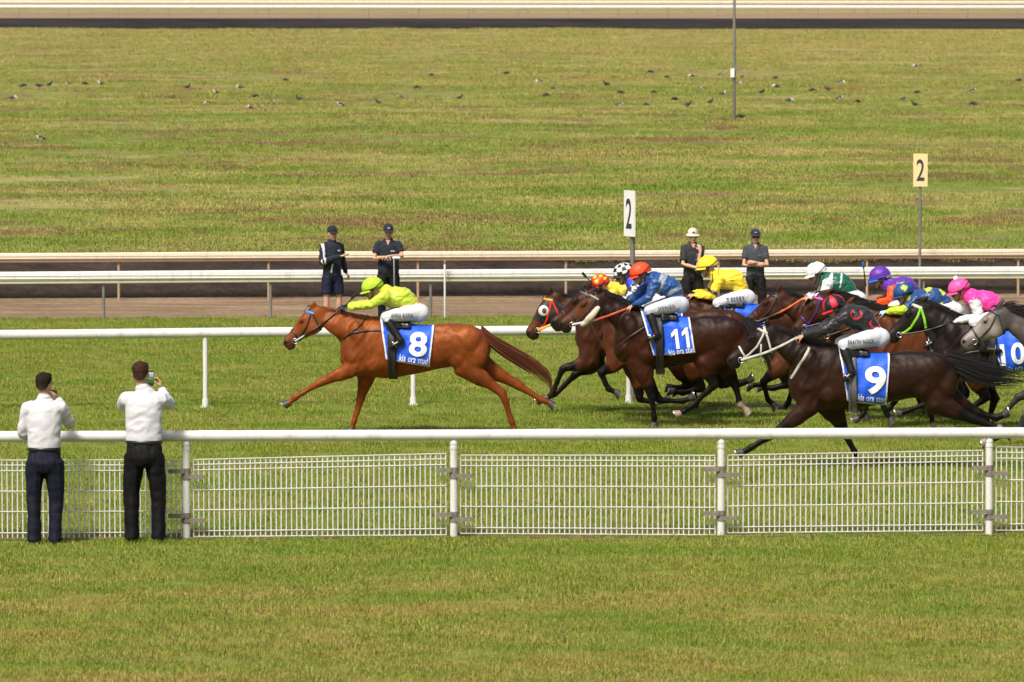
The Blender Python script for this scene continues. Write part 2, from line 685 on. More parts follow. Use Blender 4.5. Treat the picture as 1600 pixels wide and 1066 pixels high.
c1 = clump('turf_clump', 120, .24, .030, .006, M['turf_blade'])
scatter('lawn_grass', turf_points(41, 53.6, 30, 1), c1)
c2 = clump('track_clump', 120, .26, .036, .007, M['turf_blade'])
scatter('course_grass', turf_points(53.6, 98, 13, 2), c2)
r = random.Random(5)
pts = []
for _ in range(92000):
    y = 106.1 + 290 * r.random() ** 1.9
    half = y * .103 + 5
    x = r.uniform(-half, half)
    q = noise.noise(Vector((x * .12, y * .2, 5)))
    if q + r.uniform(-.5, .5) < -.1:
        continue
    yp = y - TILT * x
    if yp < 105.9 or yp > 399.5:
        continue
    pts.append(((x, y, zt(x, yp)), (.5 + .5 * r.random() + .5 * max(0, q)) * (.8 + y / 300)))
c3 = clump('tussock', 70, .40, .055, .014, M['infield_blade'])
scatter('infield_grass', pts, c3)


# ------------------------------------------------------------------ rails and fences
def cyl(mb, a, b, r0, n=16):
    return mb.tube([a, b], [r0, r0], n, side=Vector((1, 0, 0)) if abs((Vector(b) - Vector(a)).normalized().x) < .5 else Vector((0, 1, 0)), round_=False)


Z = Vector((0, 0, 1))

# near white fence with mesh panels
t = thing('mesh_fence', (0, fence_y(0), 0), 'white fence with wire mesh panels in the foreground, by the men in white shirts', 'fence')
fdir = (R1_B - R1_A).normalized()
fn = Vector((-fdir.y, fdir.x, 0))


def fence_pt(px):
    x = (px - 800) / FPX * 54
    for _ in range(3):
        x = (px - 800) / FPX * (fence_y(x) * CA + 4.1 * SA)
    return Vector((x, fence_y(x), 0))


posts_px = [-545, -127, 291, 709, 1127, 1546, 1964, 2382]
RH = 1.085
mb = MB()
a, b = fence_pt(-570), fence_pt(2410)
a.z = b.z = RH
mb.tube([a, b], [.058, .058], 24, side=Z, round_=False)
for px in (330, 860, 1150, 1545):                      # pipe joints
    c = fence_pt(px)
    c.z = RH
    mb.tube([c - fdir * .13, c + fdir * .13], [.0605, .0605], 24, side=Z, round_=False)
obj('top_rail', mb, M['rail_white'], t)
# (left px, right px, top-left, top-right, bottom-left, bottom-right)
panels = [(-536, -138, 713, 712, 839, 838), (-118, 283, 716, 715, 840, 838), (302, 697, 717, 707, 838, 835), (720, 1118, 712, 712, 835, 837), (1138, 1537, 714, 706, 836, 832), (1558, 1953, 703, 707, 834, 833), (1976, 2372, 708, 706, 834, 832)]
posts = []
for px in posts_px:
    c = fence_pt(px)
    mb = MB()
    mb.tube([c + Z * -.05, c + Z * .3, c + Z * (RH - .1)], [.040, .0395, .039], 20, side=Vector((1, 0, 0)), round_=False)
    mb.ell(c + Z * (RH - .09), (.042, .042, .05), 18, 8)
    mb.tube([c + Z * (RH - .15), c + Z * (RH - .12)], [.043, .043], 20, side=Vector((1, 0, 0)), round_=False)
    po = obj('post', mb, M['rail_white'], t)
    posts.append(po)
    for sgn, zs in ((-1, (.715, .245)), (1, (.655, .195))):
        for z in zs:
            mb = MB()
            mb.box(c + Z * z + fdir * sgn * .105 - fn * .035, (.085, .016, .022))
            mb.tube([c + Z * (z - .03), c + Z * (z + .03)], [.047, .047], 16, side=Vector((1, 0, 0)), round_=False)
            obj('clip', mb, M['clip'], t)
for (x0, x1, tl, tr, bl, br) in panels:
    mb = MB()
    A, B = fence_pt(x0), fence_pt(x1)
    s = FPX / (A.y * CA + 4.1 * SA)
    # the wire panels lean a little, each its own way
    hl, hr = (bl - tl) / s, (br - tr) / s
    zl, zr = (840 - bl) / s + .005, (838 - br) / s + .005

    def at(u, v, off=0.0):
        return A.lerp(B, u) + fn * (.045 + off) + Z * ((zl + hl * v) * (1 - u) + (zr + hr * v) * u)
    n = int(round((x1 - x0) / 8.1))
    for i in range(n + 1):
        u = i / n
        wob = .0025 * math.sin(i * 1.7)
        mb.tube([at(u, 0) + fdir * wob, at(u, .5), at(u, 1) - fdir * wob], [.0074] * 3, 6, side=Vector((1, 0, 0)), round_=False)
    for v in (0.0, .075, .345, .605, .865, .935, 1.0):
        mb.tube([at(0, v, -.008), at(1, v, -.008)], [.0056, .0056], 6, side=Z, round_=False)
    obj('wire_panel', mb, M['rail_white'], t)
# bare soil and dead grass where the mower cannot reach, under the fence
mb = MB()
r = random.Random(4)
n = 370
for i in range(n + 1):
    c = fence_pt(-560 + i * 2960 / n)
    w1, w2 = .07 + .05 * r.random(), .09 + .08 * r.random()
    for q in (-w1, -.02, .03, w2):
        mb.v.append(c + fn * q + Z * (.006 + .014 * (abs(q) < .05) * r.random()))
for i in range(n):
    for j in range(3):
        a = i * 4 + j
        mb.f.append((a, a + 4, a + 5, a + 1))
tag(obj('soil_strip', mb, soil_mat('fence_soil', L('5e4c3a'), L('85714f'), 3, .04)), kind='structure')


def running_rail(name, label, A, B, h, rz, ry, post_px, post_mat, rail_mat, post_r, ground, foot=False, ribs=False, group='running rails of the tracks', post_off=0.0):
    """A rail on posts between two ground points; rz, ry are the half height and half depth of its section."""
    t = thing(name, ((A + B) / 2), label, 'rail', group)
    dr = (B - A).normalized()
    nn = Vector((-dr.y, dr.x, 0)).normalized()
    mb = MB()
    a, b = A - dr * .8, B + dr * .8
    secs = []
    m = 40
    for i in range(m + 1):
        c = a.lerp(b, i / m) + Z * (h - rz)
        c.z += .004 * math.sin(i * .55)
        secs.append((c, nn * ry, Z * rz))
    if ribs:
        up = [(c + Z * rz * .28, u, Z * rz * .72) for c, u, v_ in secs]
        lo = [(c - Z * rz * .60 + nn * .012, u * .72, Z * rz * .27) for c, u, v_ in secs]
        mb.loft(up, 24, 4.0)
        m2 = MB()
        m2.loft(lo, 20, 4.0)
        obj('shading_lip', m2, M['rail_cream'] if rail_mat is M['rail_white'] else M['tan_post'], t)  # shading along the rail's lower edge, put into the strip's own colour
    else:
        mb.loft(secs, 24, 2.0)
    obj('rail', mb, rail_mat, t)
    if ribs:
        for k, zz in enumerate((-.1, .35)):
            mb = MB()
            mb.tube([a - nn * (ry * 1.0) + Z * (h - rz + rz * zz), b - nn * (ry * 1.0) + Z * (h - rz + rz * zz)], [.009, .009], 8, side=Z, round_=False)
            obj('rib', mb, rail_mat, t)
    for px in post_px:
        g_ = (px - 800) / FPX * CA
        u = (g_ * A.y - A.x) / ((B.x - A.x) - g_ * (B.y - A.y))
        c = A.lerp(B, u) + nn * post_off
        mb = MB()
        top = c + Z * (h - rz * 1.4)
        mb.tube([c + Z * -.1, c.lerp(top, .5), top], [post_r] * 3, 14, side=Vector((1, 0, 0)), round_=False)
        if foot:
            mb.tube([c + Z * -.05, c + Z * .12], [post_r * 1.45, post_r * 1.3], 14, side=Vector((1, 0, 0)), round_=False)
            mb.box(c + Z * .01, (post_r * 1.9, post_r * 1.9, .012))
        obj('post', mb, post_mat, t)
    return t


def gline(y0, y1, x0=-560, x1=2180, z=0.0):
    f = lambda x: y0 + (y1 - y0) * x / 1600
    return G(x0, f(x0), z), G(x1, f(x1), z)


A, B = gline(640, 624)
running_rail('running_rail', 'round white running rail on white posts just behind the leading chestnut horse', A, B, 1.135, .070, .07, [-336, -12, 319, 645, 983, 1312, 1640, 1968], M['rail_white'], M['rail_white'], .036, 0, foot=True)
A, B = gline(501, 491)
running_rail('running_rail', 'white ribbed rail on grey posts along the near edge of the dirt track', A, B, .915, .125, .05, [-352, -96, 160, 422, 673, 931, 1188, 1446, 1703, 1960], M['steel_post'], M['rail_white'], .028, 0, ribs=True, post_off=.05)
A, B = gline(468.5, 460.5)
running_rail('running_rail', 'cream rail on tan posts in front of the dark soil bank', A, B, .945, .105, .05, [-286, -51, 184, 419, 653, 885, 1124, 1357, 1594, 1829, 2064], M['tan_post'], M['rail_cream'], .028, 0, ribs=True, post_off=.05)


def far_line(yp):
    half = yp * .135
    a = Vector((-half, yp - TILT * half, 0))
    b = Vector((half, yp + TILT * half, 0))
    a.z, b.z = zt(0, yp), zt(0, yp)
    return a, b


A, B = far_line(406.5)
running_rail('running_rail', 'distant white rail above the far dark bank at the top', A, B, 1.0, .15, .08, list(range(-204, 1900, 78)), M['steel_post'], M['rail_white'], .02, 0)
A, B = far_line(430)
running_rail('running_rail', 'farthest cream rail at the very top edge of the picture', A, B, 1.03, .16, .08, list(range(-195, 1900, 85)), M['steel_post'], M['rail_cream'], .02, 0)


# ------------------------------------------------------------------ signs and poles
def text_mesh(s, size, bold=.0, extrude=0.0, sx=1.0):
    cu = bpy.data.curves.new('t', 'FONT')
    cu.body = s
    cu.size = size
    cu.align_x, cu.align_y = 'CENTER', 'CENTER'
    cu.offset = bold
    cu.extrude = extrude
    cu.resolution_u = 6
    cu.space_character = 1.08
    o = bpy.data.objects.new('t', cu)
    COL.objects.link(o)
    dg = bpy.context.evaluated_depsgraph_get()
    dg.update()
    me = bpy.data.meshes.new_from_object(o.evaluated_get(dg))
    bpy.data.objects.remove(o)
    bpy.data.curves.remove(cu)
    me.materials.clear()
    if sx != 1:
        me.transform(Matrix.Scale(sx, 4, (1, 0, 0)))
    return me


def number_sign(base, top_z, bw, bh, rz, board_c, label, post_r=.035):
    t = thing('distance_sign', base, label, 'sign')
    mb = MB()
    mb.tube([base + Z * -.1, base + Z * (top_z - .02)], [post_r, post_r], 14, side=Vector((1, 0, 0)), round_=False)
    obj('post', mb, M['steel_post'], t)
    c = base + Z * (top_z - bh / 2)
    front = Matrix.Rotation(rz, 3, 'Z') @ Vector((0, -1, 0))
    mb = MB()
    mb.box(c + front * (post_r + .012), (bw / 2, .012, bh / 2), rz)
    bo = obj('board', mb, board_c, t)
    me = text_mesh('2', 1, .012)
    co = coords(me)
    ext = co.max(0) - co.min(0)
    mid = (co.max(0) + co.min(0)) / 2
    Rm = Matrix.Translation(c + front * (post_r + .028)) @ Matrix.Rotation(rz, 4, 'Z') @ Matrix.Rotation(math.pi / 2, 4, 'X') @ Matrix.Diagonal((bw * .56 / ext[0], bh * .66 / ext[1], 1, 1)) @ Matrix.Translation((-mid[0], -mid[1], 0))
    me.transform(Rm)
    obj('numeral', me, M['dark_print'], bo)
    return t


M['board_white'] = plain('board_white', (.78, .78, .76), .5, .05, 5)
M['board_yellow'] = plain('board_yellow', (.78, .60, .30), .5, .08, 5)
b1 = G(988, 630)
number_sign(b1, 3.07, .34, .66, math.radians(-66), M['board_white'], 'white board with a black 2 on a grey post by the white rail, turned sideways')
b2 = G(1437, 464)
b2.z = 0
number_sign(b2, 2.92, .29, .67, 0, M['board_yellow'], 'pale yellow board with a black 2 on a grey post', .028)
b3 = G(695, 497.5)
t = thing('marker_pole', b3, 'thin white marker pole standing at the near edge of the dirt track', 'pole')
mb = MB()
mb.tube([b3 + Z * -.1, b3 + Z * 1.06], [.019, .019], 12, side=Vector((1, 0, 0)))
obj('pole', mb, M['rail_white'], t)
mb = MB()
mb.tube([b3 + Z * 1.03, b3 + Z * 1.07], [.022, .022], 12, side=Vector((1, 0, 0)))
obj('cap', mb, M['steel_post'], t)


def infield_pt(px, py):
    """Point of the infield seen at a pixel."""
    y = 200.0
    for _ in range(30):
        rr = ray(px, py)
        x = rr.x / rr.y * y
        z = zt(x, y - TILT * x)
        # ray height at y
        zr = CH + rr.z / rr.y * y
        y -= (zr - z) / (rr.z / rr.y - .0181) * .9
    rr = ray(px, py)
    x = rr.x / rr.y * y
    return Vector((x, y, zt(x, y - TILT * x)))


b4 = infield_pt(1147, 188)
t = thing('light_pole', b4, 'tall thin grey pole with a small box, alone in the infield', 'pole')
mb = MB()
mb.tube([b4 + Z * -.2, b4 + Z * 3, b4 + Z * 7.5], [.062, .055, .045], 12, side=Vector((1, 0, 0)))
obj('shaft', mb, M['steel_post'], t)
mb = MB()
mb.box(b4 + Vector((-.07, -.1, 1.75)), (.07, .06, .16))
obj('box', mb, M['board_white'], t)
mb = MB()
mb.box(b4 + Vector((.10, -.05, 1.92)), (.06, .05, .1))
obj('bracket', mb, M['steel_post'], t)


# ------------------------------------------------------------------ birds feeding on the infield
M['feather'] = painted('feather', .7, .2, 30, 40, .1)


def bird_mesh(kind):
    mb = MB()
    V = Vector
    mb.tube([V((.15, 0, .13)), V((.07, 0, .14)), V((0, 0, .15)), V((-.07, 0, .165)), V((-.11, 0, .19))], [.018, .05, .066, .055, .03], 12)   # body, tail end to breast
    mb.tube([V((.12, 0, .13)), V((.2, 0, .115)), V((.25, 0, .105))], [(.03, .014), (.03, .01), (.02, .006)], 8)
    if kind == 'feeding':
        mb.tube([V((-.09, 0, .17)), V((-.14, 0, .15)), V((-.17, 0, .11))], [.035, .03, .028], 10)
        mb.tube([V((-.18, 0, .1)), V((-.215, 0, .05))], [.011, .003], 6)
    else:
        mb.tube([V((-.09, 0, .18)), V((-.12, 0, .23)), V((-.13, 0, .27))], [.035, .028, .033], 10)
        mb.tube([V((-.15, 0, .275)), V((-.2, 0, .262))], [.011, .003], 6)
    for sy in (-.02, .02):
        mb.tube([V((.0, sy, .1)), V((.005, sy, .05)), V((-.005, sy, -.01))], [.011, .008, .008], 6)
    return remesh(mb, .010, 2)


def bird_paint(me, pied):
    co = coords(me)
    x, z = co[:, 0], co[:, 2]
    base = np.tile(np.array([.016, .016, .02]), (len(co), 1))
    if pied == 1:
        w = ((z < .145) & (x < .06)) | (x < -.09) & (z < .25)
        base[w] = (.62, .58, .52)
    elif pied == 2:
        base[:] = (.06, .055, .055)
        base[x < -.06] = (.55, .5, .46)
    else:
        base[(np.abs(z - .13) < .02) & (x > .02)] = (.10, .09, .08)
    base[z < .07] = (.25, .15, .06)
    return paint(me, base)


birds_px = [(20, 155), (35, 136), (62, 136), (77, 134), (107, 132), (133, 132), (158, 132), (292, 138), (325, 162), (338, 146), (375, 138), (398, 152), (425, 161), (391, 169), (447, 126), (467, 156), (532, 167), (591, 162), (625, 153), (650, 138), (675, 118), (717, 154), (790, 116), (843, 128), (865, 139), (852, 151), (948, 134), (971, 147), (968, 165), (1011, 165), (1017, 114), (1043, 122), (1021, 145), (1055, 157), (1075, 166), (1080, 120), (1099, 139), (1110, 161), (1127, 118), (1129, 148), (1153, 130), (1158, 185), (1160, 121), (1189, 146), (1211, 122), (1212, 137), (1233, 159), (1268, 143), (1294, 141), (1312, 156), (1314, 130), (1341, 160), (1412, 157), (1431, 104), (1438, 104), (1430, 166), (1432, 146), (1520, 144), (1522, 165), (1591, 127), (64, 220)]
protos = {}
for kind in ('feeding', 'alert'):
    for pied in (0, 1, 2):
        protos[(kind, pied)] = bird_paint(bird_mesh(kind), pied)
        protos[(kind, pied)].materials.append(M['feather'])
r = random.Random(11)
btxt = {('feeding', 0): 'small dark bird pecking at the infield grass', ('feeding', 1): 'small black and white bird pecking at the infield grass', ('feeding', 2): 'small grey brown bird pecking at the infield grass',
        ('alert', 0): 'small dark bird standing upright in the infield grass', ('alert', 1): 'small black and white bird standing upright in the infield grass', ('alert', 2): 'small grey brown bird standing upright in the infield grass'}
for i, (px, py) in enumerate(birds_px):
    k = (r.choice(('feeding', 'feeding', 'alert')), r.choice((0, 0, 0, 0, 0, 1, 2)))
    if (px, py) in ((64, 220), (968, 165), (532, 167), (425, 161), (1520, 144)):
        k = ('alert', 1)
    o = bpy.data.objects.new('bird', protos[k])
    COL.objects.link(o)
    o.location = infield_pt(px, py + 3)
    o.rotation_euler = (0, r.uniform(-.1, .1), r.choice((0, math.pi)) + r.uniform(-.7, .7))
    o.scale = (.98 * r.uniform(.85, 1.15),) * 3
    tag(o, btxt[k], 'bird', 'birds feeding on the infield')
tag([o for o in COL.objects if o.name.startswith('bird')][-1], 'black and white bird standing alone at the left, nearer than the flock', 'bird', 'birds feeding on the infield')

# ------------------------------------------------------------------ horses
# side profile of a galloping racehorse, measured square on: x, top, bottom, half width
TRUNK = [(532, 541, 565, 8), (537, 528, 574, 16), (544, 517, 580, 21), (554, 508, 585, 25), (568, 499, 588, 27.5), (585, 494.5, 590.5, 28.5),
         (602, 496, 591.5, 29), (620, 502, 589.5, 30), (640, 506, 586, 31), (660, 508.5, 582, 31.5), (680, 508.5, 577.5, 31),
         (698, 506.5, 574, 30), (712, 505, 573, 30), (728, 506.5, 575, 30), (742, 511, 574, 28), (754, 518, 570, 25), (762, 529, 560, 18), (766, 538, 551, 8)]
HEAD = [(-7, -3, -24, 7.5), (0, 1, -27, 9.5), (8, 3.5, -31, 10.5), (18, 5, -34, 11.3), (26, 5.2, -33.5, 11.3), (34, 4.5, -30, 10.5), (42, 3.2, -25.5, 8.6), (50, 2.2, -22, 7.0),
        (58, 1.6, -19.5, 6.4), (65, 1.6, -18.5, 6.8), (71, .6, -18.2, 6.6), (75, -2, -17, 5.2), (77.5, -5, -14.5, 3)]
LETTER = 'kia ora stud'
JOCKEY_HANDS = {}


def ones_mesh(n):
    """The figure one with its flag, n times side by side."""
    v, f = [], []
    for i in range(n):
        o, b = i * .78, len(v)
        v += [(o + .30, 0, 0), (o + .54, 0, 0), (o + .54, 1, 0), (o + .34, 1, 0), (o + .30, .74, 0), (o + .04, .60, 0), (o + .04, .80, 0)]
        f += [(b, b + 1, b + 2, b + 3, b + 4), (b + 4, b + 3, b + 6, b + 5)]
    me = bpy.data.meshes.new('ones')
    me.from_pydata(v, [], f)
    return me


class Lane:
    """Upright side plane of one horse: photo-pixel measurements become metres at its distance."""

    def __init__(self, gy):
        self.gy = gy
        self.s = (gy - 61) / CH
        self.Y = FPX / self.s

    def p(self, x, y, dy=0.0):
        """dy in pixels of depth away from the camera"""
        v = P(x, y, self.Y)
        v.y += dy / self.s
        return v


def cast(bvh, lane, x, y, near=True, off=.008):
    """Point on the body's near or far flank at a side-plane position."""
    c = lane.p(x, y)
    sgn = -1 if near else 1
    h = bvh.ray_cast(c + Vector((0, sgn * 1.2, 0)), Vector((0, -sgn, 0)))
    if h[0] is None:
        return None
    n = h[1]
    return h[0] + Vector((n.x * off, (n.y if n.y * sgn > 0 else -n.y) * off, n.z * off))


def ribbon_on(bvh, lane, pts, near=True, w=.013, off=.006, th=.004, sub=5):
    """A strap following the surface through side-plane points."""
    q = []
    for i in range(len(pts) - 1):
        for k in range(sub):
            t = k / sub
            q.append((pts[i][0] * (1 - t) + pts[i + 1][0] * t, pts[i][1] * (1 - t) + pts[i + 1][1] * t))
    q.append(pts[-1])
    out, last = [], None
    for (x, y) in q:
        c = cast(bvh, lane, x, y, near, off)
        if c is None:
            c = lane.p(x, y)
            c.y = last.y if last is not None else lane.Y
        last = c
        out.append(c)
    return out


def strap_mesh(mb, path, w, th=.005):
    return mb.tube(path, [(th, w)] * len(path), 8, side=Vector((0, 1, 0)), round_=False)


def fore_leg(lane, mb, S, E, K, F, C, dy, k):
    p = lambda q, d=dy: lane.p(q[0], q[1], d)
    l = lambda a, b, t: (a[0] * (1 - t) + b[0] * t, a[1] * (1 - t) + b[1] * t)
    pts = [p(S, dy * .75), p(E, dy * .95), p(l(E, K, .3)), p(l(E, K, .65)), p(l(E, K, .88)), p(K), p(l(K, F, .14)), p(l(K, F, .45)), p(l(K, F, .8)), p(F), p(l(F, C, .5)), p(C)]
    ra = [(12, 23), (11, 17), (8.4, 12.5), (6.2, 8.4), (5.4, 6.4), (5.8, 6.9), (4.6, 5.2), (3.7, 4.5), (3.8, 4.6), (4.8, 5.6), (3.9, 4.5), (4.8, 5.2)]
    mb.tube(pts, [(a * k / lane.s, b * k / lane.s) for a, b in ra], 14)


def hind_leg(lane, mb, H, S, K, F, C, dy, k):
    p = lambda q, d=dy: lane.p(q[0], q[1], d)
    l = lambda a, b, t: (a[0] * (1 - t) + b[0] * t, a[1] * (1 - t) + b[1] * t)
    pts = [p(H, dy * .7), p(l(H, S, .55), dy * .85), p(S, dy), p(l(S, K, .35)), p(l(S, K, .68)), p(l(S, K, .9)), p(K), p(l(K, F, .16)), p(l(K, F, .5)), p(l(K, F, .82)), p(F), p(l(F, C, .5)), p(C)]
    ra = [(14, 27), (14, 26), (12.5, 20.5), (9.5, 14.5), (6.4, 9.4), (5.4, 8.2), (5.8, 8.2), (4.9, 6.4), (4.2, 5.0), (4.3, 5.2), (5.2, 6.1), (4.1, 4.7), (5.0, 5.4)]
    mb.tube(pts, [(a * k / lane.s, b * k / lane.s) for a, b in ra], 14)
    q = k / lane.s                                         # point of the hock
    ax = (pts[6] - pts[4]).normalized()
    bk = Vector((0, 1, 0)).cross(ax)
    if bk.x < 0:
        bk = -bk
    mb.tube([pts[6] + ax * 2 * q + bk * 2 * q, pts[6] - ax * 2.5 * q + bk * 6.2 * q, pts[5] - ax * 8 * q + bk * 4.5 * q], [(3.4 * q, 4 * q), (2.8 * q, 2.8 * q), (2 * q, 2 * q)], 10)


def hoof(lane, F, C, dy, k, parent, mat, tilt=0.0):
    c, f = lane.p(C[0], C[1], dy), lane.p(F[0], F[1], dy)
    ax = (c - f).normalized()
    side = Vector((0, 1, 0))
    fwd = ax.cross(side)
    if fwd.x > 0 and abs(ax.z) > .3:
        fwd = -fwd
    r = k / lane.s
    ln = 9.0 * r
    toe = (ax * .88 + fwd * .35).normalized()
    mb = MB()
    secs = [(c - ax * 1.2 * r, side * 4.7 * r, fwd * 5.2 * r), (c + toe * ln * .25, side * 5.4 * r, fwd * 6.0 * r), (c + toe * ln, side * 6.6 * r, fwd * 7.6 * r)]
    mb.loft(secs, 16)
    h = obj('hoof', mb, mat, parent)
    mb = MB()
    e = c + toe * (ln + .5 * r)
    ring = [e + side * 5.7 * r * math.cos(a) + fwd * 6.7 * r * math.sin(a) for a in [math.radians(d) for d in range(-55, 236, 18)]]
    mb.tube(ring, [(.9 * r, .9 * r)] * len(ring), 6, side=ax)
    obj('horseshoe', mb, M['metal'], h)


def hair_mesh(locks):
    mb = MB()
    for pts, r0 in locks:
        m = len(pts)
        mb.tube(pts, [(r0 * .6 * (1 - (i / (m - 1)) ** 1.6) + .0012, r0 * (1 - (i / (m - 1)) ** 1.6) + .0012) for i in range(m)], 5, round_=False)
    return mb


def make_horse(S):
    lane = Lane(S['gy'])
    s = lane.s
    k = s / 118.3 * S.get('k', 1.0)
    cx, bx = S['x']
    sx = (bx - cx) / 230.0
    dy0 = S.get('dy', 0)
    sz = S.get('sz', 1.0)
    slope = S.get('slope', 0.0)                           # croup lower (+) or higher (-) than the forehand

    def T(x, y):
        u = (x - 535) / 230
        return (cx + (x - 535) * sx, S['gy'] - (682 - y) * k * sz + dy0 + slope * u)
    S['T'] = T
    root = thing('racehorse', Vector((lane.p((cx + bx) / 2, 600).x, lane.Y, 0)), S['label'], 'horse', 'racehorses galloping along the turf course')
    mb = MB()
    # trunk
    secs = []
    for (x, t0, b0, hw) in TRUNK:
        X, yt = T(x, t0)
        _, yb = T(x, b0)
        c = lane.p(X, (yt + yb) / 2)
        secs.append((c, Vector((0, hw * k / s, 0)), Vector((0, 0, (yb - yt) / 2 / s))))
    pts = spline([q[0] for q in secs], [(q[1].y, q[2].z) for q in secs], 3)
    mb.loft([(c, Vector((0, a, 0)), Vector((0, 0, b))) for c, (a, b) in zip(*pts)], 28, 2.25)
    # muscles of shoulder, breast, barrel, loin and haunch
    for dsgn in (-1, 1):
        for (x, y, d, rx, ry, rd, ang) in ((566, 532, 18, 15, 33, 10.6, .42), (553, 556, 15, 14, 15, 11, 0), (588, 566, 19, 17, 16, 11, .3), (545, 560, 9, 12, 13, 10, 0),
                                           (640, 556, 18, 40, 25, 14.5, 0), (729, 533, 18, 26, 25, 14, .3), (747, 553, 16, 18, 27, 12.5, -.25), (716, 558, 18, 16, 18, 11.5, .2), (700, 514, 11, 32, 8, 10.5, 0)):
            X, Yp = T(x, y)
            c = lane.p(X, Yp, dsgn * d * k)
            ca, sa = math.cos(ang), math.sin(ang)
            mb.ell(c, (Vector((ca, 0, sa)) * (rx * k * (sx / k if rx > 30 else 1) / s), Vector((0, rd * k / s, 0)), Vector((-sa, 0, ca)) * (ry * k * sz / s)), 18, 12)
    # neck
    A, B = Vector(S['poll']), Vector(S['muzzle'])
    hs = (B - A).length / 73.0
    hd = (B - A).normalized()
    hn = Vector((-hd.y, hd.x))
    if hn.y > 0:
        hn = -hn

    def Hd(a, q):
        v = A + hd * (a * hs) + hn * (q * hs)
        return (v.x, v.y)
    S['Hd'] = Hd
    w0 = T(592, 498)
    ch0 = T(536, 556)
    nb = [Vector(T(600, 528)), Vector(T(572, 529))]
    base = (Vector(T(584, 496)) + Vector(T(540, 556))) / 2
    bw = (Vector(T(584, 496)) - Vector(T(540, 556))) / 2
    th = (Vector(Hd(2, 1)) + Vector(Hd(12, -33))) / 2
    tw = (Vector(Hd(2, 1)) - Vector(Hd(12, -33))) / 2
    ns = []
    arch = S.get('arch', 3.0)
    for i in range(9):
        t = i / 8
        c = base.lerp(th, t)
        w = bw.lerp(tw, t)
        h = w.length * (1 - .30 * math.sin(math.pi * min(1, t * 1.1)) * .62)
        w = w.normalized() * h
        c = c + Vector((0, -arch * k * math.sin(math.pi * t)))
        hw = (20 * (1 - t) + 10.0 * t - 3.5 * math.sin(math.pi * t)) * k
        cc = lane.p(c.x, c.y)
        ww = lane.p(c.x + w.x, c.y + w.y) - cc
        ns.append((cc, Vector((0, hw / s, 0)), ww))
    mb.loft(ns, 22, 2.0)
    for dsgn in (-1, 1):                                   # brachial muscle along the neck
        c = base.lerp(th, .4)
        ax = (th - base).normalized()
        q = lane.p(c.x - ax.y * 0, c.y + 3 * k, dsgn * 8 * k)
        v = Vector((ax.x, 0, -ax.y))
        mb.ell(q, (v * (40 * k / s), Vector((0, 7.0 * k / s, 0)), Vector((-v.z, 0, v.x)) * (13 * k / s)), 16, 10)
    # head
    secs = []
    for (a, tp, bt, hw) in HEAD:
        x1, y1 = Hd(a, tp)
        x2, y2 = Hd(a, bt)
        c = lane.p((x1 + x2) / 2, (y1 + y2) / 2)
        secs.append((c, Vector((0, hw * hs / s, 0)), lane.p(x1, y1) - c))
    pts, rr = spline([q[0] for q in secs], [(q[1].y, q[2].length) for q in secs], 2)
    up = Vector((hn.x, 0, -hn.y))
    fw = Vector((hd.x, 0, -hd.y))
    mb.loft([(c, Vector((0, a, 0)), up * b) for c, (a, b) in zip(pts, rr)], 20, 2.3)
    for dsgn in (-1, 1):
        q = hs / s
        c = lane.p(*Hd(25, -22), dsgn * 8.4 * hs)
        mb.ell(c, (fw * 12 * q, Vector((0, 4.4 * q, 0)), up * 11 * q), 14, 8)           # cheek
        c = lane.p(*Hd(28, .5), dsgn * 9.6 * hs)
        mb.ell(c, (fw * 6 * q, Vector((0, 3.2 * q, 0)), up * 3.2 * q), 12, 8)           # brow
        c = lane.p(*Hd(70, -4.5), dsgn * 5.4 * hs)
        mb.ell(c, (fw * 5 * q, Vector((0, 2.6 * q, 0)), up * 3.6 * q), 12, 8)           # nostril wing
        c = lane.p(*Hd(46, -8), dsgn * 6.4 * hs)
        mb.ell(c, (fw * 16 * q, Vector((0, 1.9 * q, 0)), up * 1.8 * q), 12, 8)          # facial crest
        # ear
        et = Vector(S.get('ear', Hd(-12, 6)))
        eb = Vector(Hd(3, 1.5))
        b0, t0 = lane.p(eb.x, eb.y, dsgn * 5.2 * hs), lane.p(et.x, et.y, dsgn * 7.0 * hs)
        mb.tube([b0, b0.lerp(t0, .3), b0.lerp(t0, .65), t0], [(2.6 * q, 3.4 * q), (2.8 * q, 4.2 * q), (2.2 * q, 3.4 * q), (.9 * q, 1.1 * q)], 10)
    c = lane.p(*Hd(72, -16))
    mb.ell(c, (fw * 6 * hs / s, Vector((0, 4.6 * hs / s, 0)), up * 3.6 * hs / s), 12, 8)   # lower lip
    c = lane.p(*Hd(69, -19.2))
    mb.ell(c, (fw * 5 * hs / s, Vector((0, 4 * hs / s, 0)), up * 3 * hs / s), 12, 8)       # chin
    # legs
    ST, HT = T(556, 545), T(738, 541)
    legs = []
    for nm, fn, dd in (('fore_near', fore_leg, -14), ('fore_far', fore_leg, 14), ('hind_near', hind_leg, -15), ('hind_far', hind_leg, 15)):
        j = S[nm]
        if fn is fore_leg:
            fn(lane, mb, ST, j[0], j[1], j[2], j[3], dd * k, k)
        else:
            fn(lane, mb, (HT[0] + (j[0][0] - HT[0]) * .1, HT[1]), j[0], j[1], j[2], j[3], dd * k, k)
        legs.append((j, dd * k))
    me = remesh(mb, .0165, 12)
    # muscle fibres and veins standing out under the skin
    co = coords(me)
    nrm = np.empty(len(co) * 3)
    me.vertices.foreach_get('normal', nrm)
    nrm = nrm.reshape(-1, 3)
    xs_, zs_ = lane.p(*T(556, 545)).x, lane.p(*T(738, 541)).x
    zb_ = lane.p(*T(600, 600)).z
    dsp = np.zeros(len(co))
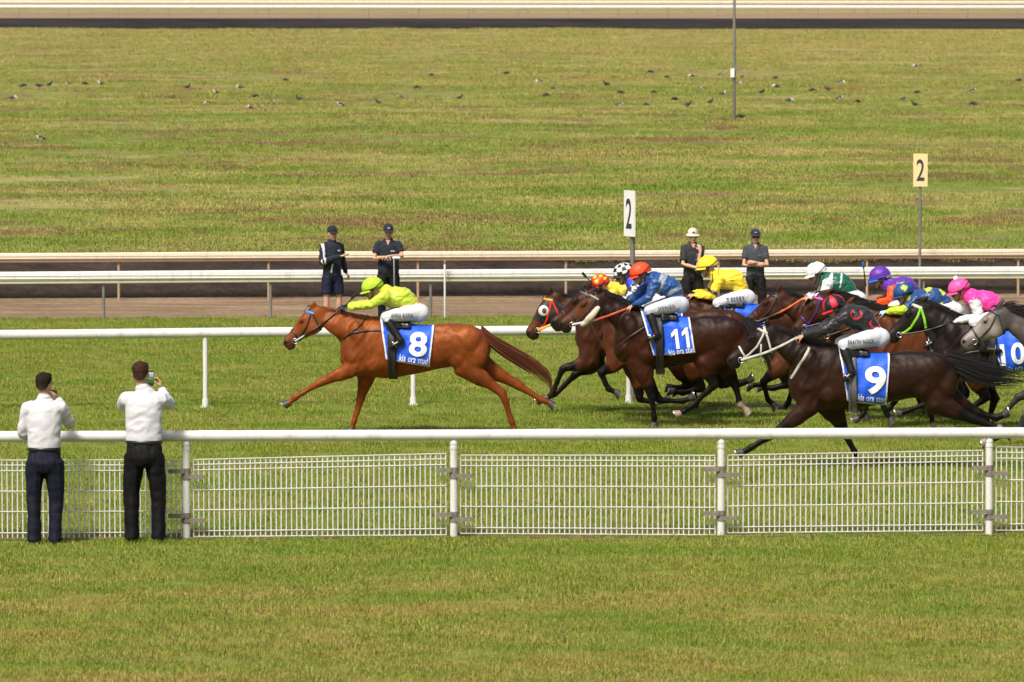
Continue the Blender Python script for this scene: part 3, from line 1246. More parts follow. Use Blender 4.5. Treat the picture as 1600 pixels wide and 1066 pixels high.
    for i, c in enumerate(co):
        fr = 1 - min(1, abs(c[0] - xs_) / .42)
        hq = 1 - min(1, abs(c[0] - zs_) / .45)
        if c[2] < zb_ - .45:
            continue
        a = 1.05 if fr > hq else -.95
        u = c[0] * math.cos(a) + c[2] * math.sin(a)
        v = -c[0] * math.sin(a) + c[2] * math.cos(a)
        rg = 1 - 2 * abs(noise.noise(Vector((u * 2.6, v * 9.5 + S['gy'], c[1] * 3))))
        dsp[i] = rg * (.0045 + .0075 * max(fr, hq)) + .0035 * noise.noise(Vector((c[0] * 14, c[1] * 9, c[2] * 14)))
    hc_ = np.array(lane.p(*Hd(35, -10)))
    dsp *= smooth(.22, .45, np.linalg.norm(co - hc_, axis=1))
    co = co + nrm * dsp[:, None]
    me.vertices.foreach_set('co', co.ravel())
    me.update()
    # natural coat colouring: dark points, muzzle, lighter flank
    co = coords(me)
    pp = np.stack([800 + (co[:, 0] * FPX / lane.Y), np.zeros(len(co))], 1)
    base_c, dark_c = np.array(S['coat']), np.array(S['points'])
    colr = np.tile(base_c, (len(co), 1))
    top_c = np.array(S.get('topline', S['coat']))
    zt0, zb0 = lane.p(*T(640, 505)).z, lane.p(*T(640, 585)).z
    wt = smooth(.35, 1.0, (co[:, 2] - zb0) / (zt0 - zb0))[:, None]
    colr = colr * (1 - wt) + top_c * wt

    def segdist(a, b):
        a, b = np.array(a), np.array(b)
        ab = b - a
        t = np.clip(((co - a) @ ab) / (ab @ ab), 0, 1)
        return np.linalg.norm(co - (a + t[:, None] * ab), axis=1)
    for j, dd in legs:
        K, F, C = (lane.p(j[i][0], j[i][1], dd) for i in (1, 2, 3))
        E = lane.p(j[0][0], j[0][1], dd)
        wgt = np.zeros(len(co))
        r0 = 10 * k / s
        for a, b in ((E.lerp(K, .72), K), (K, F), (F, C)):
            wgt = np.maximum(wgt, 1 - smooth(r0 * .95, r0 * 1.5, segdist(a, b)))
        wgt *= S.get('leg_dark', 1.0)
        colr = colr * (1 - wgt[:, None]) + dark_c * wgt[:, None]
        if j is S.get('sock_leg') or S.get('sock') and j in [S[n] for n in S['sock']]:
            w2 = (1 - smooth(r0 * .8, r0 * 1.1, segdist(F.lerp(C, .35), C)))[:, None]
            colr = colr * (1 - w2) + np.array((.24, .18, .14)) * w2
    mz = np.array(lane.p(*Hd(76, -10)))
    wm = (1 - smooth(9 * hs / s, 22 * hs / s, np.linalg.norm(co - mz, axis=1)))[:, None] * .85
    colr = colr * (1 - wm) + np.array(S.get('muzzle_c', (.022, .018, .016))) * wm
    if 'face_c' in S:
        fc = np.array(lane.p(*Hd(45, -8)))
        wf = (1 - smooth(20 * hs / s, 40 * hs / s, np.linalg.norm(co - fc, axis=1)))[:, None] * (1 - wm)
        colr = colr * (1 - wf) + np.array(S['face_c']) * wf
    for dsg in (-1, 1):
        for (a, q, d, rad, cc) in ((71.5, -4.2, 8, 2.9, (.012, .008, .008)), (62, -14.5, 6.5, 1.4, (.015, .012, .012)), (66, -15, 6.5, 1.4, (.015, .012, .012)), (70, -14.6, 6.5, 1.4, (.015, .012, .012))):
            e = np.array(lane.p(*Hd(a, q), dsg * d * hs))
            dx = (co - e)
            dist = np.sqrt(dx[:, 0] ** 2 + dx[:, 2] ** 2 + (dx[:, 1] * .5) ** 2)
            w3 = (1 - smooth(rad * hs / s * .7, rad * hs / s * 1.2, dist))[:, None]
            colr = colr * (1 - w3) + np.array(cc) * w3
    if 'face_mark' in S:
        a0, a1, wd = S['face_mark']
        f0, f1 = lane.p(*Hd(a0, 5)), lane.p(*Hd(a1, 3))
        w4 = (1 - smooth(wd * .7, wd, segdist(f0, f1)))[:, None]
        colr = colr * (1 - w4) + np.array((.5, .45, .42)) * w4
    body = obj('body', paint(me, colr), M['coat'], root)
    vb = [v.co + root.location for v in me.vertices]
    bvh = BVHTree.FromPolygons(vb, [tuple(p.vertices) for p in me.polygons])
    # eyes
    for dsgn in (-1, 1):
        c = cast(bvh, lane, *Hd(30, -2.6), dsgn < 0, -.012)
        if c is None:
            c = lane.p(*Hd(30, -2.6), dsgn * 10 * hs)
        m2 = MB()
        m2.ell(c, (.024, .019, .020), 14, 10)
        obj('eye', m2, M['eye'], root)
    # hooves
    for nm, dd in (('fore_near', -14), ('fore_far', 14), ('hind_near', -15), ('hind_far', 15)):
        j = S[nm]
        hoof(lane, j[2], j[3], dd * k, k, root, M['pale_hoof'] if nm in S.get('pale', ()) else M['hoof'])
    # mane
    r = random.Random(S['gy'])
    locks = []
    crest = []
    for i in range(41):
        t = i / 40
        c = base.lerp(th, t)
        w = bw.lerp(tw, t)
        h = w.length * (1 - .30 * math.sin(math.pi * min(1, t * 1.1)) * .62)
        w = w.normalized() * h
        crest.append(c + w * .96 + Vector((0, -arch * k * math.sin(math.pi * t))))
    lift = S.get('mane_lift', .35)
    for i in range(420):
        t = r.random() ** .8
        c = crest[int(t * 40)]
        ln = (17 + 12 * r.random()) * k * S.get('mane_len', 1.0)
        dz = r.uniform(-3.5, 1.0) * k
        p0 = lane.p(c.x, c.y + 1.5, dz)
        up0 = r.uniform(-.25, .9) * lift
        dirs = Vector((1, r.uniform(-.28, .08), up0)).normalized()
        p1 = p0 + dirs * (ln * .4 / s) + Z * (.012 * lift)
        p2 = p1 + Vector((1, r.uniform(-.25, .1), up0 - .55)).normalized() * (ln * .35 / s)
        p3 = p2 + Vector((1, r.uniform(-.2, .2), up0 - .9 + r.uniform(-.3, .5))).normalized() * (ln * .3 / s)
        locks.append(([p0, p1, p2, p3], .0075))
    for i in range(16):                                    # forelock
        c = lane.p(*Hd(0, 3), r.uniform(-3, 3) * hs)
        locks.append(([c, lane.p(*Hd(r.uniform(4, 8), 7), r.uniform(-5, 5) * hs), lane.p(*Hd(r.uniform(10, 18), 6.4), r.uniform(-6, 6) * hs)], .006))
    mm = hair_mesh(locks).mesh('mane')
    obj('mane', paint(mm, np.array(S['mane_c'])), M['hair'], root)
    # tail
    tp = [Vector(q) for q in S['tail']]
    tr = spline([Vector((q.x, 0, q.y)) for q in tp], [(1, 1)] * len(tp), 4)[0]
    tk = S.get('tail_r', 8)
    locks = []
    for i in range(260):
        fly = r.random() ** 1.8 * 3.2
        fd_ = r.uniform(-4, 4)
        oy, oz = r.gauss(0, .4), r.gauss(0, .55)
        end = int(len(tr) * r.uniform(.35, 1.0))
        ph = r.uniform(0, 6.28)
        pts = []
        for j in range(max(4, end)):
            t = j / (len(tr) - 1)
            wd = tk * (.35 + 1.0 * math.sin(math.pi * min(1, .12 + t * .75)) ** 1.0) * (1 if t < .8 else 1 - (t - .8) * 2.2)
            q = tr[min(j, len(tr) - 1)]
            pts.append(lane.p(q.x + fly * t * t * 1.2, q.z + oz * wd + fly * t * t * fd_ + 2.0 * t * math.sin(ph + t * (5 + fly)), oy * wd))
        locks.append((pts, r.uniform(.004, .0085)))
    mm = hair_mesh(locks).mesh('tail')
    obj('tail', paint(mm, np.array(S['tail_c'])), M['hair'], root)

    # saddle cloth draped over the back
    if 'cloth' in S:
        TL, TR, BR, BL = [Vector(q) for q in S['cloth']]
        nu, nv = 44, 34

        def drape(TL, TR, BR, BL, nu, nv, off, nearfar=True):
            V, UV = [], []
            for i in range(nu + 1):
                u = i / nu
                top, bot = TL.lerp(TR, u), BL.lerp(BR, u)
                # topline at this place
                q = lane.p(top.x, top.y)
                hit = bvh.ray_cast(q + Vector((0, 0, 1.0)), Vector((0, 0, -1)))
                ztop = hit[0].z if hit[0] is not None else q.z
                colp = []
                for side in (-1, 1):
                    row = []
                    for j in range(nv + 1):
                        v = (j / nv)
                        v = 1 - (1 - v) ** 1.35
                        w = bot.lerp(top, v)
                        c = lane.p(w.x, w.y)
                        z = c.z + (ztop - .012 - lane.p(top.x, top.y).z) * v
                        h = bvh.ray_cast(Vector((c.x, c.y + side * 1.2, z)), Vector((0, -side, 0)))
                        fl = .018 * math.sin(u * 9 + v * 3) * (1 - v) + .009 * math.sin(u * 23 - v * 7 + side)
                        if h[0] is None:
                            hp = row[-1][0] + Vector((0, -side * .02, .004)) if row else Vector((c.x, c.y + side * .2, z))
                        else:
                            hp = h[0] + Vector((0, side * (off + .01 + fl * .6), 0)) + h[1] * off
                            if row and j < nv * .6 and (hp.y - row[0][0].y) * side < -.0:
                                hp.y = row[0][0].y + .15 * (hp.y - row[0][0].y)
                        row.append((hp, u, j / nv))
                    colp.append(row)
                line = colp[0] + colp[1][::-1]
                V.append(line)
            n = len(V[0])
            mbx = MB()
            for line in V:
                for (c, u, v) in line:
                    mbx.v.append(c)
                    UV.append((u, v))
            for i in range(nu):
                for j in range(n - 1):
                    a = i * n + j
                    mbx.f.append((a, a + 1, a + n + 1, a + n))
            return mbx, np.array(UV)
        mbx, uv = drape(TL, TR, BR, BL, nu, nv, .010)
        cm = mbx.mesh('saddle_cloth')
        cw = .02 / abs((TR - TL).length / s)
        hgt = (BL - TL).length / s
        col = np.tile(np.array(S.get('cloth_c', L('0a54d4'))), (len(uv), 1))
        edge = (uv[:, 0] < cw * 1.3) | (uv[:, 0] > 1 - cw) | (uv[:, 1] < .025)
        col[edge] = (.72, .72, .74)
        clo = obj('saddle_cloth', paint(cm, col), M['cloth'], root)
        sol = clo.modifiers.new('thick', 'SOLIDIFY')
        sol.thickness, sol.offset = .006, -1
        cb = BVHTree.FromPolygons([v + Vector((0, 0, 0)) for v in mbx.v], mbx.f)

        def put_text(txt, centre, hpx, rot, name, bold, wpx=None, skew=0.0):
            tm = ones_mesh(len(txt)) if txt == '11' else text_mesh(txt, 1, bold)
            bmx = bmesh.new()
            bmx.from_mesh(tm)
            bmesh.ops.triangulate(bmx, faces=bmx.faces)
            bmesh.ops.subdivide_edges(bmx, edges=[e for e in bmx.edges if e.calc_length() > .12], cuts=2)
            bmesh.ops.triangulate(bmx, faces=bmx.faces)
            bmx.to_mesh(tm)
            bmx.free()
            co = coords(tm)
            mn, mx = co.min(0), co.max(0)
            mid = (mn + mx) / 2
            sc = hpx / (mx[1] - mn[1])
            sxx = sc if wpx is None else wpx / (mx[0] - mn[0])
            cr, sr = math.cos(rot), math.sin(rot)
            for v in tm.vertices:
                x, y = (v.co.x - mid[0]) * sxx, -(v.co.y - mid[1]) * sc
                x -= y * skew
                px, py = centre[0] + x * cr - y * sr, centre[1] + x * sr + y * cr
                h = cb.ray_cast(lane.p(px, py) + Vector((0, -1.5, 0)), Vector((0, 1, 0)))
                v.co = (h[0] + Vector((0, -.021, 0))) if h[0] is not None else lane.p(px, py) + Vector((0, -.3, 0))
            tm.polygons.foreach_set('use_smooth', [False] * len(tm.polygons))
            obj(name, tm, M['white_print'], clo)
        for tx in S.get('texts', ()):
            put_text(*tx)
        # saddle
        g0, g1 = S['girth']
        sa, sb = T(612, 502), T(641, 508)
        mbx, uv = drape(Vector(sa), Vector(sb), Vector((sb[0], sb[1] + 5 * k)), Vector((sa[0], sa[1] + 12 * k)), 14, 14, .026)
        sd = obj('saddle', mbx, M['leather'], root)
        sol = sd.modifiers.new('thick', 'SOLIDIFY')
        sol.thickness, sol.offset = .016, -1
        # girth strap round the barrel
        mbx, uv = drape(Vector((g0, sa[1] + 16 * k)), Vector((g1, sa[1] + 16 * k)), Vector((g1 + 3, S['girth_y'])), Vector((g0 + 3, S['girth_y'])), 6, 26, .026)
        gc = S.get('girth_c', (.012, .011, .011))
        gm = mbx.mesh('girth')
        col = np.tile(np.array(gc), (len(uv), 1))
        gi = obj('girth', paint(gm, col), M['strap'], root)
        sol = gi.modifiers.new('thick', 'SOLIDIFY')
        sol.thickness, sol.offset = .008, -1
    # bridle
    bc = np.array(S.get('bridle_c', (.014, .011, .010)))
    bw_ = S.get('bridle_w', .012)
    br = None
    sp = S.get('straps', ((((4, 2), (14, -6), (30, -13), (46, -15), (59, -14)), None),       # cheek strap
                          (((6, 2), (12, -14), (18, -27), (20, -33)), None),                   # throat latch
                          (((50, 2), (52, -8), (53, -20)), None)))
    mbx = MB()
    for pts, cc in sp:
        if cc is not None:
            continue
        for near in (True, False):
            strap_mesh(mbx, ribbon_on(bvh, lane, [Hd(*q) for q in pts], near), bw_)
    bm_ = mbx.mesh('bridle')
    br = obj('bridle', paint(bm_, bc), M['strap'], root)
    bb = S.get('brow_c')
    mbx = MB()
    for near in (True, False):
        strap_mesh(mbx, ribbon_on(bvh, lane, [Hd(15, 6), Hd(12, 0), Hd(8, -8)], near, off=.009), bw_ * 1.15)
    bm_ = mbx.mesh('browband')
    obj('browband', paint(bm_, bc if bb is None else np.array(bb)), M['strap'], br)
    for pts, cc, w, nm in S.get('extra_straps', ()):
        mbx = MB()
        for near in (True, False):
            strap_mesh(mbx, ribbon_on(bvh, lane, [Hd(*q) for q in pts], near, off=.011), w)
        bm_ = mbx.mesh(nm)
        obj(nm, paint(bm_, np.array(cc)), M['strap'], br)
    bits = []
    for near in (True, False):
        c = cast(bvh, lane, *Hd(60, -14), near, .012) or lane.p(*Hd(60, -14), (-7 if near else 7) * hs)
        bits.append(c)
        mbx = MB()
        rr_ = .034
        ring = [c + Vector((rr_ * math.cos(a), 0, rr_ * math.sin(a))) for a in [i * math.pi / 8 for i in range(17)]]
        mbx.tube(ring, [.006] * 17, 8, round_=False)
        obj('bit_ring', mbx, M['metal'], br)
    if 'cheek_piece' in S:                                 # fleece roll on the cheek strap
        for near in (True, False):
            path = ribbon_on(bvh, lane, [Hd(*q) for q in S['cheek_piece']], near, off=.03)
            mbx = MB()
            n_ = len(path)
            mbx.tube(path, [(.03, .046 * (.75 + .25 * math.sin(math.pi * i / (n_ - 1)))) for i in range(n_)], 12)
            obj('cheek_roll', paint(remesh(mbx, .008, 3), np.array(L('c9bcaa'))), M['cotton'], br)
    # body straps (breastplate)
    for pts, cc, w, nm in S.get('body_straps', ()):
        mbx = MB()
        for near in (True, False):
            strap_mesh(mbx, ribbon_on(bvh, lane, pts, near, off=.008), w)
        obj(nm, paint(mbx.mesh(nm), np.array(cc)), M['strap'], root)
    S.update(lane=lane, bvh=bvh, root=root, bits=bits, hs=hs, kk=k)
    return S


def reins(S, hands):
    """One rein each side from the bit to the rider's hand; hands are world points."""
    for bit, hnd, i in zip(S['bits'], hands, (0, 1)):
        stops = S.get('rein_c', [(1.0, (.014, .011, .010))])
        a = bit
        mid = a.lerp(hnd, .5) + Vector((0, -.03 if i == 0 else .03, -.025))
        pts, _ = spline([a, mid, hnd], [(1, 1)] * 3, 12)
        # keep clear of the neck
        out = []
        for q in pts:
            near = i == 0
            h = S['bvh'].ray_cast(Vector((q.x, q.y + (-1.2 if near else 1.2), q.z)), Vector((0, 1 if near else -1, 0)))
            if h[0] is not None and ((near and h[0].y < q.y + .012) or (not near and h[0].y > q.y - .012)):
                q = Vector((q.x, h[0].y + (-.014 if near else .014), q.z))
            out.append(q)
        mb = MB()
        mb.tube(out, [(.006, S.get('rein_w', .011))] * len(out), 8, round_=False)
        me = mb.mesh('rein')
        co = coords(me)
        t = np.clip((co[:, 0] - a.x) / (hnd.x - a.x), 0, 1)
        col = np.zeros((len(co), 3))
        last = 0
        for tt, cc in stops:
            sel = (t >= last) & (t <= tt + 1e-6)
            col[sel] = cc
            last = tt
        obj('rein', paint(me, col), M['strap'], S['root'])


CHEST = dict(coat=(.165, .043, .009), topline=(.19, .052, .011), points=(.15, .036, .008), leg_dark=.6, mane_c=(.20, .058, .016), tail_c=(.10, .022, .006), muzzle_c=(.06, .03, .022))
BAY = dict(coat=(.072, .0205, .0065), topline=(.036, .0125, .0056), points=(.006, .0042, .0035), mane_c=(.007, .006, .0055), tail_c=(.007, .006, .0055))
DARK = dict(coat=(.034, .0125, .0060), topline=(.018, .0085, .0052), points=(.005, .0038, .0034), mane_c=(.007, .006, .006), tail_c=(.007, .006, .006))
BLK = (.012, .010, .010)
WHT = (.48, .46, .42)

H = {}
H['8'] = dict(CHEST, gy=682, x=(535, 765), poll=(490, 479), muzzle=(442, 533), ear=(493.5, 469.5),
              label='bright chestnut racehorse in a blue cloth numbered 8, leading the pack',
              fore_near=[(560, 572), (497, 599), (461, 621), (452, 629)], fore_far=[(573, 585), (563, 625), (553, 659), (549, 671)],
              hind_near=[(728, 573), (785, 613), (800, 659), (804, 671)], hind_far=[(744, 568), (812, 604), (848, 627), (859, 631)],
              tail=[(752, 516), (772, 536), (805, 556), (838, 575), (859, 594), (858, 618)], tail_r=7.2,
              cloth=[(594, 501), (679, 508), (671.5, 571), (604, 560)],
              texts=[('8', (654, 536), 38, .06, 'numeral', .026, 28), (LETTER, (647, 559.5), 10.5, .15, 'lettering', .010, 44)],
              girth=(605, 618), girth_y=588, brow_c=L('2f8fe0'), rein_c=[(.18, (.5, .5, .5)), (1, BLK)],
              body_straps=[([(537, 529), (552, 519), (575, 516), (596, 515.5)], BLK, .013, 'breastplate'), ([(552, 516), (566, 506), (575, 493)], BLK, .010, 'neck_strap')])
H['11'] = dict(DARK, gy=669, x=(962, 1170), dy=-3, poll=(937, 456), muzzle=(873, 503), ear=(941, 446), coat=(.032, .0098, .0042), topline=(.014, .0056, .0034),
               label='dark bay racehorse in the blue cloth numbered 11 with a fleece roll on its cheek',
               fore_near=[(1006, 582), (1018, 620), (1022, 652), (1022, 660)], fore_far=[(1000, 575), (1031, 627), (1066, 628), (1078, 624)],
               hind_near=[(1100, 570), (1116, 600), (1078, 636), (1063, 645)], hind_far=[(1130, 566), (1150, 604), (1157, 634), (1166, 641)],
               tail=[(1160, 505), (1180, 528), (1196, 556), (1207, 588)], tail_r=7, sock=('hind_far',), pale=('hind_near', 'hind_far'),
               cloth=[(1000, 500), (1077, 496), (1085, 549), (1020, 554)],
               texts=[('11', (1062, 527), 31, -.12, 'numeral', .04, 27), (LETTER, (1064, 546), 10, -.15, 'lettering', .010, 40)],
               girth=(1022, 1035), girth_y=584, rein_c=[(.42, (.45, .45, .44)), (1, L('b3421f'))], rein_w=.016, brow_c=L('8f8a7d'),
               face_c=(.085, .030, .013), cheek_piece=((16, -17), (26, -20), (38, -22), (47, -21)),
               body_straps=[([(968, 540), (985, 524), (1006, 511)], BLK, .015, 'breastplate')])
H['C'] = dict(BAY, gy=657, x=(946, 1176), dy=-4, poll=(922, 450), muzzle=(860, 501), ear=(925, 437), coat=(.085, .026, .010),
              label='bay racehorse with a plain face, its nose just past the fleece-cheeked horse',
              fore_near=[(962, 568), (938, 581), (950, 607), (961, 611)], fore_far=[(996, 585), (1000, 626), (1028, 631), (1040, 627)],
              hind_near=[(1080, 573), (1096, 606), (1066, 613), (1052, 610)], hind_far=[(1106, 570), (1128, 602), (1157, 600), (1170, 596)],
              tail=[(1166, 505), (1185, 520), (1200, 540), (1210, 560)], sock=('fore_far',),
              cloth=[(1006, 482), (1066, 483), (1064, 530), (1010, 530)], texts=[('2', (1050, 499), 28, -.08, 'numeral', .045, 24)],
              girth=(1010, 1022), girth_y=574, brow_c=L('5a5a58'))
H['B'] = dict(BAY, gy=647, x=(902, 1120), dy=-3, poll=(861, 458), muzzle=(821, 519), ear=(860.5, 446), coat=(.050, .018, .009), face_c=(.09, .030, .012),
              label='bay racehorse in a black hood with a white eye cup and red and yellow bridle',
              fore_near=[(920, 566), (879, 575), (864, 612), (856, 620)], fore_far=[(930, 572), (899, 586), (868, 617), (846, 627)],
              hind_near=[(1060, 575), (1080, 600), (1060, 606), (1048, 604)], hind_far=[(1066, 575), (1090, 606), (1072, 612), (1060, 612)],
              tail=[(1112, 500), (1125, 520), (1135, 540), (1140, 555)], bridle_c=L('d02a1c'), bridle_w=.014, brow_c=L('e0a020'),
              rein_c=[(.5, L('e0a020')), (1, L('d02a1c'))], rein_w=.018,
              straps=((((8, -6), (22, -12), (38, -17), (50, -18), (59, -14)), None), (((8, -6), (18, -22), (24, -32)), None)),
              body_straps=[([(918, 492), (930, 520), (946, 548), (966, 560)], (.05, .022, .010), .014, 'martingale')])
H['F'] = dict(BAY, gy=641, x=(1062, 1276), dy=-3, poll=(1040, 446), muzzle=(990, 497), ear=(1054, 434), coat=(.045, .016, .008),
              label='brown racehorse mostly hidden behind the pack, under the jockey in yellow',
              fore_near=[(1096, 570), (1126, 596), (1155, 600), (1166, 597)], fore_far=[(1094, 570), (1080, 600), (1090, 630), (1086, 640)],
              hind_near=[(1216, 566), (1232, 600), (1206, 606), (1192, 604)], hind_far=[(1226, 566), (1240, 606), (1232, 632), (1226, 638)],
              tail=[(1266, 490), (1285, 510), (1300, 530), (1310, 548)],
              cloth=[(1128, 470), (1196, 472), (1192, 520), (1134, 520)], texts=[], girth=(1134, 1146), girth_y=560)
H['G'] = dict(BAY, gy=650, x=(1240, 1460), dy=-2, poll=(1218, 455), muzzle=(1161, 501), ear=(1221, 442), coat=(.075, .025, .011),
              label='brown racehorse with an orange rein, under the jockey in the white cap',
              fore_near=[(1214, 576), (1192, 596), (1199, 624), (1207, 630)], fore_far=[(1250, 570), (1222, 580), (1190, 602), (1176, 603)],
              hind_near=[(1400, 575), (1412, 606), (1396, 628), (1391, 634)], hind_far=[(1410, 575), (1430, 608), (1440, 632), (1446, 640)],
              tail=[(1450, 505), (1470, 520), (1490, 540), (1500, 560)], rein_c=[(.5, (.03, .018, .014)), (1, L('c8541e'))], rein_w=.015, bridle_c=(.028, .016, .012),
              extra_straps=())
H['H1'] = dict(BAY, gy=660, x=(1322, 1540), dy=-2, poll=(1284, 457), muzzle=(1238, 512), ear=(1305, 452), coat=(.10, .031, .010), mane_len=1.5, mane_lift=.5,
               label='brown racehorse with a pink browband and purple bridle, its long black mane flying',
               fore_near=[(1350, 585), (1330, 606), (1346, 640), (1352, 648)], fore_far=[(1350, 585), (1320, 612), (1308, 640), (1300, 646)],
               hind_near=[(1480, 580), (1500, 612), (1470, 630), (1458, 640)], hind_far=[(1486, 580), (1510, 616), (1500, 640), (1494, 650)],
               tail=[(1530, 512), (1550, 530), (1565, 550), (1570, 570)], bridle_c=L('3a1a66'), brow_c=L('e2559c'), rein_c=[(1, L('3a1a66'))])
H['H2'] = dict(BAY, gy=671, x=(1362, 1588), dy=-1, poll=(1326, 474), muzzle=(1272, 523), ear=(1336, 463), coat=(.085, .026, .009), topline=(.075, .023, .008), mane_len=1.4, mane_lift=.5,
               label='reddish bay racehorse with a light blue browband, its head behind the red and black cap',
               fore_near=[(1400, 595), (1372, 618), (1384, 645), (1390, 652)], fore_far=[(1400, 595), (1360, 620), (1350, 648), (1342, 655)],
               hind_near=[(1520, 590), (1540, 620), (1512, 640), (1500, 648)], hind_far=[(1536, 590), (1556, 624), (1548, 652), (1542, 660)],
               tail=[(1578, 522), (1600, 540), (1612, 560), (1620, 585)], brow_c=L('3f9fd0'),
               cloth=[(1440, 522), (1500, 524), (1500, 575), (1453, 553)], texts=[], girth=(1458, 1470), girth_y=590)
H['10'] = dict(DARK, gy=683, x=(1462, 1690), dy=0, poll=(1440, 470), muzzle=(1385, 521), ear=(1452, 463), coat=(.017, .010, .008), topline=(.011, .009, .008),
               label='black racehorse with a lime green bridle and the blue cloth numbered 10',
               fore_near=[(1478, 606), (1446, 630), (1418, 641), (1407, 645)], fore_far=[(1480, 600), (1453, 636), (1459, 665), (1466, 678)],
               hind_near=[(1640, 600), (1664, 640), (1640, 664), (1630, 672)], hind_far=[(1650, 600), (1676, 646), (1668, 668), (1664, 676)],
               tail=[(1680, 525), (1700, 545), (1710, 565), (1720, 590)], bridle_c=L('7fc022'), bridle_w=.016, brow_c=L('c9c2b0'), rein_c=[(.35, BLK), (1, (.02, .016, .014))], sock=('fore_far',), pale=(),
               cloth=[(1528, 528), (1612, 526), (1606, 578), (1566, 582)], cloth_c=L('0a54d4'),
               texts=[('10', (1579, 551), 34, -.1, 'numeral', .026, 38), (LETTER, (1592, 573), 11, -.15, 'lettering', .010, 46)], girth=(1541, 1553), girth_y=590,
               straps=((((8, -6), (22, -13), (40, -18), (52, -17), (59, -14)), None), (((8, -6), (16, -22), (24, -34)), None)),
               body_straps=[([(1490, 556), (1515, 549), (1545, 545)], BLK, .014, 'breastplate')])
H['J'] = dict(coat=(.11, .098, .092), topline=(.065, .058, .055), points=(.03, .027, .026), mane_c=(.012, .011, .011), tail_c=(.03, .028, .028), gy=704, x=(1612, 1842), dy=4,
              poll=(1562, 480), muzzle=(1501, 531), ear=(1570, 465), face_c=(.25, .225, .21), muzzle_c=(.16, .14, .135),
              label='grey racehorse with a pale face entering the picture at the right edge',
              fore_near=[(1620, 624), (1590, 672), (1548, 686), (1540, 688)], fore_far=[(1626, 610), (1592, 622), (1566, 652), (1558, 655)],
              hind_near=[(1800, 620), (1830, 660), (1810, 690), (1800, 698)], hind_far=[(1810, 620), (1840, 664), (1834, 690), (1828, 698)],
              tail=[(1830, 530), (1850, 550), (1870, 570), (1880, 600)], mane_lift=1.1, rein_c=[(.25, BLK), (1, L('b3421f'))], bridle_c=(.03, .027, .025), pale=('fore_near',))
H['9'] = dict(DARK, gy=735, x=(1236, 1496), dy=5, poll=(1200, 508), muzzle=(1136, 559), ear=(1201, 497), coat=(.023, .0092, .0052), topline=(.013, .0066, .0045),
              label='very dark racehorse with white bridle and blue cloth numbered 9, nearest the fence',
              fore_near=[(1262, 637), (1206, 679), (1172, 699), (1160, 706)], fore_far=[(1306, 646), (1323, 682), (1336, 707), (1338, 718)],
              hind_near=[(1464, 630), (1520, 654), (1560, 668), (1572, 674)], hind_far=[(1480, 622), (1532, 648), (1560, 654), (1570, 650)],
              tail=[(1480, 562), (1505, 572), (1540, 584), (1575, 588), (1612, 594)], tail_r=13,
              cloth=[(1308, 553), (1389, 557), (1382, 631), (1322, 624)],
              texts=[('9', (1365, 592), 44, .05, 'numeral', .026, 33), (LETTER, (1360, 620), 10.5, .1, 'lettering', .010, 44)],
              girth=(1322, 1335), girth_y=645, girth_c=(.10, .10, .095), bridle_c=WHT, bridle_w=.0125, rein_c=[(1, WHT)], rein_w=.015, brow_c=WHT, sock=('hind_near',),
              extra_straps=((((24, -14), (34, -26), (36, -34)), WHT, .011, 'noseband'),),
              body_straps=[([(1264, 543), (1252, 564), (1236, 591)], WHT, .017, 'breastplate')])
for kx in H:
    make_horse(H[kx])

# hood, eye cup and such of the hooded horse
S = H['B']
lane, bvh, Hd, hs = S['lane'], S['bvh'], S['Hd'], S['hs']
c = cast(bvh, lane, *Hd(29, -5), True, .012)
mb = MB()
q = hs / lane.s
mb.ell(c, (8.2 * q, 2.2 * q, 8.6 * q), 20, 10)
cup = obj('eye_cup', mb, M['rail_white'], S['root'])
mb = MB()
mb.ell(c + Vector((.01, -2.0 * q, 0)), (3.6 * q, .9 * q, 4.4 * q), 16, 8)
obj('mesh_patch', paint(mb.mesh('mesh_patch'), np.array((.09, .05, .03))), M['strap'], cup)
# black hood drawn over the poll and cheeks
for near in (True, False):
    mb = MB()
    n, m = 14, 12
    for i in range(n + 1):
        a = 5 + i * 3.0
        for j in range(m + 1):
            qq = 3.5 - j * 2.9
            pp_ = cast(bvh, lane, *Hd(a, qq), near, .007)
            if pp_ is None:
                pp_ = mb.v[-1].copy() if mb.v else lane.p(*Hd(a, qq))
            mb.v.append(pp_)
    for i in range(n):
        for j in range(m):
            a = i * (m + 1) + j
            mb.f.append((a, a + 1, a + m + 2, a + m + 1))
    obj('hood', paint(mb.mesh('hood'), np.array((.012, .011, .012))), M['strap'], S['root'])

# ------------------------------------------------------------------ people
SKIN = (.46, .255, .17)


def frame(f, up=Z):
    f = f.normalized()
    s = f.cross(up).normalized()
    return f, s, s.cross(f)


